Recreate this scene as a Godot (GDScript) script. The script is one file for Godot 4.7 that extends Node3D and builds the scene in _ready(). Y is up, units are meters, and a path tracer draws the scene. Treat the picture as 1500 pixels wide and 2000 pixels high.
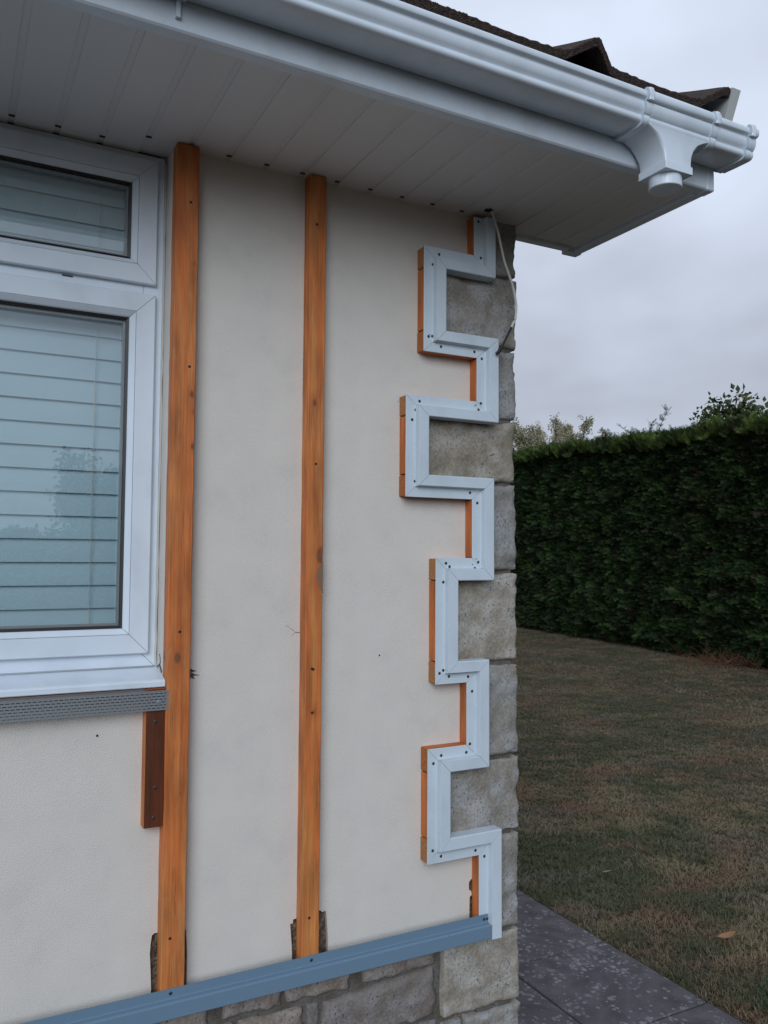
extends Node3D

const SOFFIT := 2.508
var counts := {}
var M := {}
var rng := RandomNumberGenerator.new()


# ---------------------------------------------------------------- naming
func numbered(parent: Node, called: String) -> String:
	var key := str(parent.get_instance_id()) + called
	var n: int = counts.get(key, 0)
	counts[key] = n + 1
	return called if n == 0 else "%s_%03d" % [called, n]


func put(o: Node3D, called: String, parent: Node) -> void:
	o.name = numbered(parent, called)
	parent.add_child(o, true)


func thing(called: String, label: String, category: String, group := "", at := Vector3.ZERO) -> Node3D:
	var o := Node3D.new()
	o.position = at
	put(o, called, self)
	tag(o, label, category, group)
	return o


func tag(o: Node, label: String, category: String, group := "") -> void:
	o.set_meta("label", label)
	o.set_meta("category", category)
	if group:
		o.set_meta("group", group)


func part(called: String, mesh: Mesh, parent: Node, mat: Material = null, at := Vector3.ZERO) -> MeshInstance3D:
	var o := MeshInstance3D.new()
	o.mesh = mesh
	if mat:
		o.material_override = mat
	o.position = at
	put(o, called, parent)
	return o


func group_node(called: String, parent: Node) -> Node3D:
	var o := Node3D.new()
	put(o, called, parent)
	return o


# ---------------------------------------------------------------- mesh helpers
func start() -> SurfaceTool:
	var st := SurfaceTool.new()
	st.begin(Mesh.PRIMITIVE_TRIANGLES)
	return st


func finish(st: SurfaceTool, mat: Material = null, into: ArrayMesh = null) -> ArrayMesh:
	st.generate_normals()
	var m: ArrayMesh = st.commit(into) if into else st.commit()
	if mat:
		m.surface_set_material(m.get_surface_count() - 1, mat)
	return m


func emit(st: SurfaceTool, t: PackedVector3Array, smooth := false) -> void:
	# a closed solid: wind its faces outwards, whichever way they were listed
	var vol := 0.0
	var c := t[0]
	for i in range(0, t.size(), 3):
		vol += (t[i] - c).dot((t[i + 1] - c).cross(t[i + 2] - c))
	st.set_smooth_group(0 if smooth else -1)
	for i in range(0, t.size(), 3):
		st.add_vertex(t[i])
		if vol > 0.0:
			st.add_vertex(t[i + 2])
			st.add_vertex(t[i + 1])
		else:
			st.add_vertex(t[i + 1])
			st.add_vertex(t[i + 2])


func cap_tris(ring: PackedVector3Array) -> PackedVector3Array:
	var n := Vector3.ZERO
	for i in ring.size():
		n += ring[i].cross(ring[(i + 1) % ring.size()])
	n = n.normalized()
	var u := n.cross(Vector3.UP if absf(n.y) < 0.9 else Vector3.RIGHT).normalized()
	var w := n.cross(u)
	var flat := PackedVector2Array()
	for p in ring:
		flat.append(Vector2(p.dot(u), p.dot(w)))
	var out := PackedVector3Array()
	var idx := Geometry2D.triangulate_polygon(flat)
	var want := n
	for i in range(0, idx.size(), 3):
		var a := ring[idx[i]]
		var b := ring[idx[i + 1]]
		var d := ring[idx[i + 2]]
		if (b - a).cross(d - a).dot(want) < 0.0:
			out.append_array([a, d, b])
		else:
			out.append_array([a, b, d])
	return out


func loft_tris(rings: Array, capped := true) -> PackedVector3Array:
	var t := PackedVector3Array()
	var n: int = rings[0].size()
	for k in rings.size() - 1:
		var a: PackedVector3Array = rings[k]
		var b: PackedVector3Array = rings[k + 1]
		for i in n:
			var j := (i + 1) % n
			t.append_array([a[i], a[j], b[j], a[i], b[j], b[i]])
	if capped:
		var first: PackedVector3Array = rings[0].duplicate()
		first.reverse()
		t.append_array(cap_tris(first))
		t.append_array(cap_tris(rings[-1]))
	return t


func loft(st: SurfaceTool, rings: Array, smooth := false) -> void:
	if smooth:
		# sides smooth, caps flat: the volume decides the winding for both
		var side := loft_tris(rings, false)
		var all := loft_tris(rings, true)
		var vol := 0.0
		for i in range(0, all.size(), 3):
			vol += (all[i] - all[0]).dot((all[i + 1] - all[0]).cross(all[i + 2] - all[0]))
		for i in range(0, all.size(), 3):
			st.set_smooth_group(0 if i < side.size() else -1)
			st.add_vertex(all[i])
			st.add_vertex(all[i + 2] if vol > 0.0 else all[i + 1])
			st.add_vertex(all[i + 1] if vol > 0.0 else all[i + 2])
	else:
		emit(st, loft_tris(rings))


func box(st: SurfaceTool, lo: Vector3, hi: Vector3, ch := 0.0) -> void:
	# a bar along its longest axis with chamfered long edges
	var s := hi - lo
	var ax := 0 if s.x >= s.y and s.x >= s.z else (1 if s.y >= s.z else 2)
	var p := (ax + 1) % 3
	var q := (ax + 2) % 3
	var rings := []
	var ends: Array = [[0.0, 0.0], [1.0, 0.0]]
	if ch > 0.0:
		ends = [[0.0, ch], [ch / s[ax], 0.0], [1.0 - ch / s[ax], 0.0], [1.0, ch]]
	for e in ends:
		var ring := PackedVector3Array()
		var i: float = e[1]
		var c: float = ch
		var pts: Array
		if ch > 0.0:
			pts = [[i + c, i], [s[p] - i - c, i], [s[p] - i, i + c], [s[p] - i, s[q] - i - c], [s[p] - i - c, s[q] - i], [i + c, s[q] - i], [i, s[q] - i - c], [i, i + c]]
		else:
			pts = [[0.0, 0.0], [s[p], 0.0], [s[p], s[q]], [0.0, s[q]]]
		for a in pts:
			var v := lo
			v[ax] += e[0] * s[ax]
			v[p] += a[0]
			v[q] += a[1]
			ring.append(v)
		rings.append(ring)
	loft(st, rings)


func box_mesh(lo: Vector3, hi: Vector3, ch := 0.0) -> ArrayMesh:
	var st := start()
	box(st, lo, hi, ch)
	return finish(st)


func tube(st: SurfaceTool, pts: Array, r: float, sides := 8, r_end := -1.0) -> void:
	var rings := []
	for i in pts.size():
		var d: Vector3 = (pts[mini(i + 1, pts.size() - 1)] - pts[maxi(i - 1, 0)]).normalized()
		var u := d.cross(Vector3.UP if absf(d.y) < 0.9 else Vector3.RIGHT).normalized()
		var w := d.cross(u)
		var rr := r if r_end < 0.0 else lerpf(r, r_end, float(i) / (pts.size() - 1))
		var ring := PackedVector3Array()
		for k in sides:
			var a := TAU * k / sides
			ring.append(pts[i] + (u * cos(a) + w * sin(a)) * rr)
		rings.append(ring)
	loft(st, rings, true)


func prism(poly: PackedVector2Array, z0: float, z1: float) -> ArrayMesh:
	var a := PackedVector3Array()
	var b := PackedVector3Array()
	for p in poly:
		a.append(Vector3(p.x, p.y, z0))
		b.append(Vector3(p.x, p.y, z1))
	var st := start()
	loft(st, [a, b])
	return finish(st)


func offset_line(p: Array, d: float) -> Array:
	var out := []
	for i in p.size():
		var a: Vector2 = p[maxi(i - 1, 0)]
		var b: Vector2 = p[mini(i + 1, p.size() - 1)]
		var t := (b - a).normalized()
		out.append(p[i] + Vector2(-t.y, t.x) * d)
	return out


func along_x(st: SurfaceTool, profile: Array, x0: float, x1: float, smooth := false) -> void:
	# profile points are (z, y)
	var a := PackedVector3Array()
	var b := PackedVector3Array()
	for p in profile:
		a.append(Vector3(x0, p.y, p.x))
		b.append(Vector3(x1, p.y, p.x))
	loft(st, [a, b], smooth)


# ---------------------------------------------------------------- materials
func lin(r: float, g: float, b: float) -> Color:
	return Color(r, g, b).linear_to_srgb()


func mat(c: Color, rough := 0.7, metal := 0.0) -> StandardMaterial3D:
	var m := StandardMaterial3D.new()
	m.albedo_color = c
	m.roughness = rough
	m.metallic = metal
	return m


func noise_tex(freq: float, octaves: int, size: int, sd: int, ramp: Array = [], kind := FastNoiseLite.TYPE_SIMPLEX_SMOOTH) -> NoiseTexture2D:
	var n := FastNoiseLite.new()
	n.seed = sd
	n.noise_type = kind
	n.frequency = freq
	n.fractal_type = FastNoiseLite.FRACTAL_FBM
	n.fractal_octaves = octaves
	n.fractal_gain = 0.55
	var t := NoiseTexture2D.new()
	t.width = size
	t.height = size
	t.seamless = true
	t.seamless_blend_skirt = 0.2
	t.noise = n
	if ramp:
		var g := Gradient.new()
		var offs := PackedFloat32Array()
		var cols := PackedColorArray()
		for r in ramp:
			offs.append(r[0])
			cols.append(r[1])
		g.offsets = offs
		g.colors = cols
		t.color_ramp = g
	return t


func triplanar(m: StandardMaterial3D, scale: Vector3, off := Vector3.ZERO, world := true) -> StandardMaterial3D:
	m.uv1_triplanar = true
	m.uv1_world_triplanar = world
	m.uv1_triplanar_sharpness = 6.0
	m.uv1_scale = scale
	m.uv1_offset = off
	return m


func wood_image(sd: int, knots: Array, upright: bool, redness: float) -> ImageTexture:
	# grain of a stained softwood batten: 0.25 m across, 2.6 m along
	var w := 256
	var h := 1024
	var n := FastNoiseLite.new()
	n.seed = sd
	n.frequency = 1.0
	n.fractal_octaves = 3
	var im := Image.create(w, h, false, Image.FORMAT_RGB8)
	for j in h:
		var y := 2.6 * (1.0 - (j + 0.5) / h)
		for i in w:
			var x := 0.25 * (i + 0.5) / w
			var bend := 0.0
			var knot := 0.0
			var halo := 0.0
			for k in knots:
				var dx: float = x - k[0]
				var dy: float = y - k[1]
				var d := sqrt(dx * dx + dy * dy * 0.35) / float(k[2])
				bend += exp(-d * d * 0.25) * signf(dx) * 0.004
				knot = maxf(knot, smoothstep(1.15, 0.55, d) * k[3])
				halo = maxf(halo, exp(-d * d * 0.22))
			var g := n.get_noise_2d((x + bend) * 260.0, y * 3.2)
			var fine := n.get_noise_2d((x + bend) * 900.0 + 37.0, y * 9.0)
			var blot := n.get_noise_2d(x * 22.0 - 50.0, y * 4.5)
			var blot2 := n.get_noise_2d(x * 40.0 + 90.0, y * 1.6)
			var v := 1.0 + 0.24 * g + 0.2 * fine + 0.4 * blot
			var pale := clampf(0.35 + 1.5 * blot2, 0.0, 1.0) * (1.0 - redness)
			var c := Vector3(0.51, 0.138, 0.031).lerp(Vector3(0.52, 0.205, 0.056), pale) * v
			var scuff := smoothstep(0.18, 0.42, n.get_noise_2d(x * 60.0 + 200.0, y * 2.2)) * smoothstep(0.0, 0.3, n.get_noise_2d(x * 420.0, y * 14.0))
			c = c.lerp(Vector3(0.52, 0.28, 0.12), scuff * 0.55)
			c = c.lerp(Vector3(0.40, 0.09, 0.022), halo * 0.55)
			c = c.lerp(Vector3(0.2, 0.07, 0.024) * (1.0 + 0.5 * fine), knot)
			im.set_pixel(i, j, Color(clampf(c.x, 0, 1), clampf(c.y, 0, 1), clampf(c.z, 0, 1)).linear_to_srgb())
	if not upright:
		im.rotate_90(CLOCKWISE)
	return ImageTexture.create_from_image(im)


func wood_mat(sd: int, knots: Array, upright := true, redness := 0.3) -> StandardMaterial3D:
	var m := mat(Color.WHITE, 0.62)
	m.albedo_texture = wood_image(sd, knots, upright, redness)
	triplanar(m, Vector3(4.0, 1.0 / 2.6, 4.0) if upright else Vector3(1.0 / 2.6, 4.0, 4.0), Vector3.ZERO, true)
	return m


func lichen_image() -> ImageTexture:
	# dark concrete with pale lichen rosettes, 0.77 m to a side
	var w := 768
	var g := PackedFloat32Array()
	g.resize(w * w)
	var n := FastNoiseLite.new()
	n.seed = 88
	n.frequency = 1.0
	n.fractal_octaves = 4
	rng.seed = 89
	for k in 1500:
		var cx := rng.randf() * w
		var cy := rng.randf() * w
		var dens := n.get_noise_2d(cx * 0.006, cy * 0.006)
		if dens < rng.randf_range(-0.35, 0.25):
			continue
		var r := rng.randf_range(2.2, 8.0) * (1.5 if rng.randf() < 0.15 else 1.0)
		var ring: bool = rng.randf() < 0.3
		var strength := rng.randf_range(0.35, 1.0)
		for j in range(-16, 17):
			for i in range(-16, 17):
				var q := Vector2(i, j)
				var edge := r * (1.0 + 0.7 * n.get_noise_3d(cx + i * 0.16, cy + j * 0.16, 2.0))
				var d := q.length() / maxf(edge, 1.0)
				var v := smoothstep(1.1, 0.75, d)
				if ring:
					v *= smoothstep(0.15, 0.6, d)
				var at := posmod(int(cy) + j, w) * w + posmod(int(cx) + i, w)
				g[at] = maxf(g[at], v * strength)
	var im := Image.create(w, w, false, Image.FORMAT_RGB8)
	for j in w:
		for i in w:
			var a := TAU * i / w
			var b := TAU * j / w
			var m := n.get_noise_3d(cos(a) * 1.2 + cos(b) * 1.2, sin(a) * 1.2 + 5.0, sin(b) * 1.2)
			var f := n.get_noise_2d(i * 0.31, j * 0.31)
			var base := Vector3(0.094, 0.083, 0.09) * (1.0 + 0.5 * m + 0.3 * f)
			var c := base.lerp(Vector3(0.27, 0.27, 0.275), g[j * w + i] * (0.85 + 0.3 * f))
			im.set_pixel(i, j, Color(clampf(c.x, 0, 1), clampf(c.y, 0, 1), clampf(c.z, 0, 1)).linear_to_srgb())
	return ImageTexture.create_from_image(im)


func stone_maps() -> void:
	# cleft stone: grain, fine cracks and pits; the cracks hold dirt
	var w := 1024
	var parts := []
	for k in [[31, 0.03, 5, FastNoiseLite.FRACTAL_FBM, FastNoiseLite.TYPE_SIMPLEX_SMOOTH], [33, 0.0055, 3, FastNoiseLite.FRACTAL_RIDGED, FastNoiseLite.TYPE_SIMPLEX_SMOOTH], [35, 0.05, 1, FastNoiseLite.FRACTAL_NONE, FastNoiseLite.TYPE_SIMPLEX_SMOOTH], [37, 0.004, 4, FastNoiseLite.FRACTAL_FBM, FastNoiseLite.TYPE_SIMPLEX_SMOOTH]]:
		var n := FastNoiseLite.new()
		n.seed = k[0]
		n.frequency = k[1]
		n.fractal_octaves = k[2]
		n.fractal_type = k[3]
		n.noise_type = k[4]
		var im: Image = n.get_seamless_image(w, w, false, false, 0.15)
		im.convert(Image.FORMAT_L8)
		parts.append(im.get_data())
	var tone := PackedByteArray()
	var bump := PackedByteArray()
	tone.resize(w * w * 3)
	bump.resize(w * w)
	var a: PackedByteArray = parts[0]
	var r: PackedByteArray = parts[1]
	var p: PackedByteArray = parts[2]
	var l: PackedByteArray = parts[3]
	for i in w * w:
		var grain := a[i] / 255.0
		var crack := smoothstep(0.86, 0.95, r[i] / 255.0) * smoothstep(0.42, 0.6, l[i] / 255.0)
		var pit := smoothstep(0.15, 0.06, p[i] / 255.0)
		var low := l[i] / 255.0
		bump[i] = int(clampf(0.6 + 0.34 * (grain - 0.5) + 0.3 * (low - 0.5) - 0.5 * crack - 0.4 * pit * smoothstep(0.3, 0.65, low), 0.0, 1.0) * 255.0)
		var v := clampf(0.88 + 0.2 * (grain - 0.5) + 0.22 * (low - 0.5) - 0.3 * crack - 0.22 * pit * smoothstep(0.35, 0.65, low), 0.0, 1.0)
		var warm := clampf((0.55 - low) * 0.22, -0.03, 0.05)
		tone[i * 3] = int(clampf(v, 0.0, 1.0) * 255.0)
		tone[i * 3 + 1] = int(clampf(v * (1.0 - warm * 0.4), 0.0, 1.0) * 255.0)
		tone[i * 3 + 2] = int(clampf(v * (1.0 - warm), 0.0, 1.0) * 255.0)
	M.stone_tex = ImageTexture.create_from_image(Image.create_from_data(w, w, false, Image.FORMAT_RGB8, tone))
	M.stone_bump = ImageTexture.create_from_image(Image.create_from_data(w, w, false, Image.FORMAT_L8, bump))


func stone_mat(c: Color, sd: int) -> StandardMaterial3D:
	var m := mat(c, 0.9)
	m.albedo_texture = M.stone_tex
	m.heightmap_enabled = true
	m.heightmap_texture = M.stone_bump
	m.heightmap_scale = 0.4
	triplanar(m, Vector3(2.6, 2.6, 2.6), Vector3(sd * 0.37, sd * 0.71, sd * 0.13))
	return m


func materials() -> void:
	M.pvc = mat(lin(0.69, 0.76, 0.845), 0.3)
	M.trim = mat(lin(0.585, 0.66, 0.73), 0.4)
	M.soffit = mat(lin(0.68, 0.68, 0.69), 0.42)
	var grime := noise_tex(0.008, 6, 512, 81, [[0.0, Color(0.95, 0.95, 0.945)], [0.3, Color(0.98, 0.98, 0.978)], [0.55, Color(1, 1, 1)], [1.0, Color(1, 1, 1)]])
	for k in ["pvc", "trim"]:
		M[k].albedo_texture = grime
		triplanar(M[k], Vector3(1.9, 1.1, 1.9))
	M.dark = mat(lin(0.012, 0.012, 0.013), 0.8)
	M.gasket = mat(lin(0.008, 0.008, 0.01), 0.5)
	M.screw = mat(lin(0.06, 0.065, 0.07), 0.45, 0.6)
	M.recess = mat(lin(0.015, 0.014, 0.014), 0.7)
	M.slot = mat(lin(0.05, 0.05, 0.052), 0.8)
	M.rail = mat(lin(0.15, 0.235, 0.325), 0.26)
	M.alu = mat(lin(0.42, 0.45, 0.48), 0.38, 0.7)
	M.spacer = mat(lin(0.22, 0.24, 0.25), 0.5)
	M.cable = mat(lin(0.62, 0.62, 0.56), 0.5)
	M.black = mat(lin(0.014, 0.012, 0.014), 0.5)
	M.plain = mat(lin(0.6, 0.58, 0.54), 0.9)

	# sand-finished cream render
	M.wall = mat(lin(0.70, 0.655, 0.605), 0.92)
	M.wall.albedo_texture = noise_tex(0.004, 5, 1024, 21, [[0.0, Color(0.955, 0.957, 0.965)], [0.35, Color(0.982, 0.982, 0.982)], [1.0, Color(1, 1, 1)]])
	M.wall.heightmap_enabled = true
	M.wall.heightmap_texture = noise_tex(0.17, 3, 1024, 22)
	M.wall.heightmap_scale = 0.11
	triplanar(M.wall, Vector3(1.6, 1.6, 1.6))
	M.hacked = mat(lin(0.34, 0.255, 0.19), 0.95)
	M.hacked.albedo_texture = noise_tex(0.03, 4, 256, 23, [[0.0, Color(0.45, 0.42, 0.4)], [1.0, Color(1, 1, 1)]])
	M.hacked.heightmap_enabled = true
	M.hacked.heightmap_texture = noise_tex(0.05, 4, 256, 24)
	M.hacked.heightmap_scale = 0.8
	triplanar(M.hacked, Vector3(5, 5, 5))
	M.chip = M.hacked.duplicate()
	M.chip.albedo_color = lin(0.34, 0.32, 0.3)

	# reconstituted stone
	stone_maps()
	M.stones = []
	for k in [[0.375, 0.35, 0.325], [0.37, 0.33, 0.275], [0.335, 0.325, 0.315], [0.43, 0.39, 0.34], [0.37, 0.355, 0.335]]:
		M.stones.append(stone_mat(lin(k[0], k[1], k[2]), M.stones.size() + 1))
	M.plinths = []
	for k in [[0.31, 0.26, 0.235], [0.265, 0.235, 0.22], [0.34, 0.285, 0.245], [0.25, 0.235, 0.235]]:
		M.plinths.append(stone_mat(lin(k[0], k[1], k[2]), M.plinths.size() + 11))
	M.mortar = stone_mat(lin(0.15, 0.135, 0.12), 7)

	# concrete roof tile
	M.tile = mat(lin(0.066, 0.043, 0.036), 0.95)
	M.tile.albedo_texture = noise_tex(0.05, 4, 512, 41, [[0.0, Color(0.4, 0.4, 0.4)], [0.6, Color(0.9, 0.85, 0.8)], [1.0, Color(1, 1, 0.9)]])
	M.tile.heightmap_enabled = true
	M.tile.heightmap_texture = noise_tex(0.12, 4, 512, 42)
	M.tile.heightmap_scale = 0.5
	triplanar(M.tile, Vector3(3, 3, 3))

	# paving with lichen
	M.slab = mat(Color.WHITE, 0.92)
	M.slab.albedo_texture = lichen_image()
	M.slab.heightmap_enabled = true
	M.slab.heightmap_texture = noise_tex(0.06, 4, 1024, 52)
	M.slab.heightmap_scale = 0.3
	triplanar(M.slab, Vector3(1.3, 1.3, 1.3))
	M.joint = mat(lin(0.035, 0.032, 0.028), 0.95)

	# soil and thatch under the grass
	M.lawn = mat(lin(0.095, 0.073, 0.046), 1.0)
	M.lawn.albedo_texture = noise_tex(0.012, 6, 1024, 61, [[0.0, Color(0.6, 0.66, 0.5)], [0.45, Color(0.8, 0.8, 0.7)], [1.0, Color(1, 0.95, 0.95)]])
	M.lawn.heightmap_enabled = true
	M.lawn.heightmap_texture = noise_tex(0.1, 4, 1024, 62)
	M.lawn.heightmap_scale = 1.5
	triplanar(M.lawn, Vector3(0.4, 0.4, 0.4))

	M.leafy = mat(Color.WHITE, 0.7)
	M.leafy.vertex_color_use_as_albedo = true
	M.leafy.backlight_enabled = true
	M.leafy.backlight = Color(0.25, 0.3, 0.15)
	M.grass = mat(Color.WHITE, 0.85)
	M.grass.vertex_color_use_as_albedo = true
	M.bark = mat(lin(0.06, 0.045, 0.035), 0.95)

	M.glass = StandardMaterial3D.new()
	M.glass.albedo_color = Color(0.93, 0.98, 1.0, 0.0)
	M.glass.transparency = BaseMaterial3D.TRANSPARENCY_ALPHA
	M.glass.roughness = 0.0
	# the inner pane carries a thin metallic coating
	M.coated = StandardMaterial3D.new()
	var white := Image.create(4, 4, false, Image.FORMAT_RGB8)
	white.fill(Color.WHITE)
	M.coated.albedo_texture = ImageTexture.create_from_image(white)
	M.coated.albedo_color = Color(0.96, 1.0, 1.0, 0.15)
	M.coated.transparency = BaseMaterial3D.TRANSPARENCY_ALPHA
	M.coated.roughness = 0.0
	M.coated.metallic = 1.0
	M.glass.metallic_specular = 0.5
	M.blind = mat(lin(0.52, 0.70, 0.77), 0.6)
	M.room = mat(lin(0.4, 0.38, 0.35), 0.9)


# ---------------------------------------------------------------- camera, sky, sun
func sky_picture(sun: Vector3) -> ImageTexture:
	var w := 1024
	var h := 512
	var n := FastNoiseLite.new()
	n.seed = 5
	n.frequency = 1.0
	n.fractal_octaves = 5
	n.fractal_gain = 0.5
	var im := Image.create(w, h, false, Image.FORMAT_RGBF)
	for j in h:
		var el := PI * (0.5 - (j + 0.5) / h)
		for i in w:
			var az := TAU * ((i + 0.5) / w - 0.5)
			var d := Vector3(sin(az) * cos(el), sin(el), -cos(az) * cos(el))
			var up := maxf(d.y, 0.0)
			# a flat cloud deck seen in perspective
			var q := Vector2(d.x, d.z) / (up + 0.22)
			var a := n.get_noise_3d(q.x * 0.9, q.y * 0.9, 3.0)
			var b := n.get_noise_3d(q.x * 2.6 + 7.0, q.y * 2.6, 9.0)
			var cloud := 0.16 * a + 0.06 * b
			var near_sun := maxf(d.dot(sun), 0.0)
			var l := (0.185 + 0.25 * pow(up, 0.7)) * (1.0 + cloud * 2.0) * (1.0 + 0.9 * near_sun * near_sun)
			var blue := clampf(0.55 + 1.3 * cloud + 0.35 * up, 0.0, 1.0)
			var c := Vector3(0.94, 1.0, 1.15).lerp(Vector3(0.88, 1.0, 1.22), blue) * l
			im.set_pixel(i, j, Color(c.x, c.y, c.z))
	return ImageTexture.create_from_image(im)


func view_and_light() -> void:
	var cam := Camera3D.new()
	cam.name = "camera"
	cam.position = Vector3(0, 1.5, 2.02)
	cam.rotation_degrees = Vector3(3.024, -27.751, 0.384)
	cam.fov = 63.497
	cam.near = 0.05
	cam.far = 400.0
	add_child(cam)
	cam.current = true
	var sun_at := Vector3(-0.52, 0.40, 0.82).normalized()
	var sun := DirectionalLight3D.new()
	sun.name = "veiled_sun"
	sun.light_energy = 0.5
	sun.light_color = Color(0.925, 0.965, 1.0)
	sun.light_angular_distance = 40.0
	sun.shadow_enabled = true
	add_child(sun)
	sun.look_at_from_position(Vector3.ZERO, -sun_at, Vector3.UP)
	var we := WorldEnvironment.new()
	we.name = "surroundings"
	var e := Environment.new()
	e.background_mode = Environment.BG_SKY
	var s := Sky.new()
	var pm := PanoramaSkyMaterial.new()
	pm.panorama = sky_picture(sun_at)
	s.sky_material = pm
	e.sky = s
	e.ambient_light_source = Environment.AMBIENT_SOURCE_SKY
	e.tonemap_mode = Environment.TONE_MAPPER_LINEAR
	e.tonemap_exposure = 1.22
	e.sdfgi_enabled = true
	e.ssao_enabled = true
	e.ssil_enabled = true
	we.environment = e
	add_child(we)


# ---------------------------------------------------------------- stones
func stone_mesh(bl: Vector2, br: Vector2, tr: Vector2, tl: Vector2, z: float, depth: float, sd: int, nx: int, ny: int, amp: float, roll := 0.012) -> ArrayMesh:
	var n := FastNoiseLite.new()
	n.seed = sd
	n.frequency = 1.0
	n.fractal_octaves = 4
	n.fractal_gain = 0.5
	var w := ((br - bl).length() + (tr - tl).length()) * 0.5
	var h := ((tl - bl).length() + (tr - br).length()) * 0.5
	var grid := []
	for j in ny + 1:
		var row := PackedVector3Array()
		for i in nx + 1:
			# rows and columns gathered towards the edges, where the arris needs them
			var u := float(i) / nx
			var v := float(j) / ny
			u = lerpf(u, smoothstep(0.0, 1.0, u), 0.55)
			v = lerpf(v, smoothstep(0.0, 1.0, v), 0.55)
			var p := bl.lerp(br, u).lerp(tl.lerp(tr, u), v)
			var e := minf(minf(u, 1.0 - u) * w, minf(v, 1.0 - v) * h)
			var wob := Vector2(n.get_noise_3d(p.x * 14.0, p.y * 14.0, 5.0), n.get_noise_3d(p.x * 14.0, p.y * 14.0, 11.0)) * 0.006
			var zz := z + amp * (n.get_noise_2d(p.x * 9.0, p.y * 9.0) + 0.16 * n.get_noise_2d(p.x * 34.0, p.y * 34.0 + 40.0))
			# cleft ledges
			var cl := n.get_noise_2d(p.x * 5.0 + 60.0, p.y * 16.0)
			zz += amp * 0.45 * smoothstep(-0.04, 0.04, cl)
			if e < roll:
				var k := 1.0 - e / roll
				zz -= roll * 0.75 * k * k * (0.75 + 0.6 * n.get_noise_2d(p.x * 30.0, p.y * 30.0))
			row.append(Vector3(p.x + wob.x, p.y + wob.y, zz))
		grid.append(row)
	var t := PackedVector3Array()
	for j in ny:
		for i in nx:
			var a: Vector3 = grid[j][i]
			var b: Vector3 = grid[j][i + 1]
			var c: Vector3 = grid[j + 1][i + 1]
			var d: Vector3 = grid[j + 1][i]
			t.append_array([a, b, c, a, c, d])
	var rim := PackedVector3Array()
	for i in nx:
		rim.append(grid[0][i])
	for j in ny:
		rim.append(grid[j][nx])
	for i in nx:
		rim.append(grid[ny][nx - i])
	for j in ny:
		rim.append(grid[ny - j][0])
	var back := Vector3.ZERO
	for i in rim.size():
		var a := rim[i]
		var b := rim[(i + 1) % rim.size()]
		var a2 := Vector3(a.x, a.y, z - depth)
		var b2 := Vector3(b.x, b.y, z - depth)
		t.append_array([a, a2, b2, a, b2, b])
		back = Vector3((bl.x + tr.x) * 0.5, (bl.y + tr.y) * 0.5, z - depth)
		t.append_array([a2, back, b2])
	var st := start()
	emit(st, t, true)
	return finish(st)


func rect_stone(x0: float, x1: float, y0: float, y1: float, z: float, depth: float, sd: int, nx: int, ny: int, amp: float, skew := 0.0) -> ArrayMesh:
	return stone_mesh(Vector2(x0, y0), Vector2(x1, y0 + skew), Vector2(x1, y1), Vector2(x0, y1 - skew), z, depth, sd, nx, ny, amp)


# ---------------------------------------------------------------- bungalow
func jag(x: float, y: float, a: float) -> Vector2:
	return Vector2(x + rng.randf_range(-a, a), y + rng.randf_range(-a, a))


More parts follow.
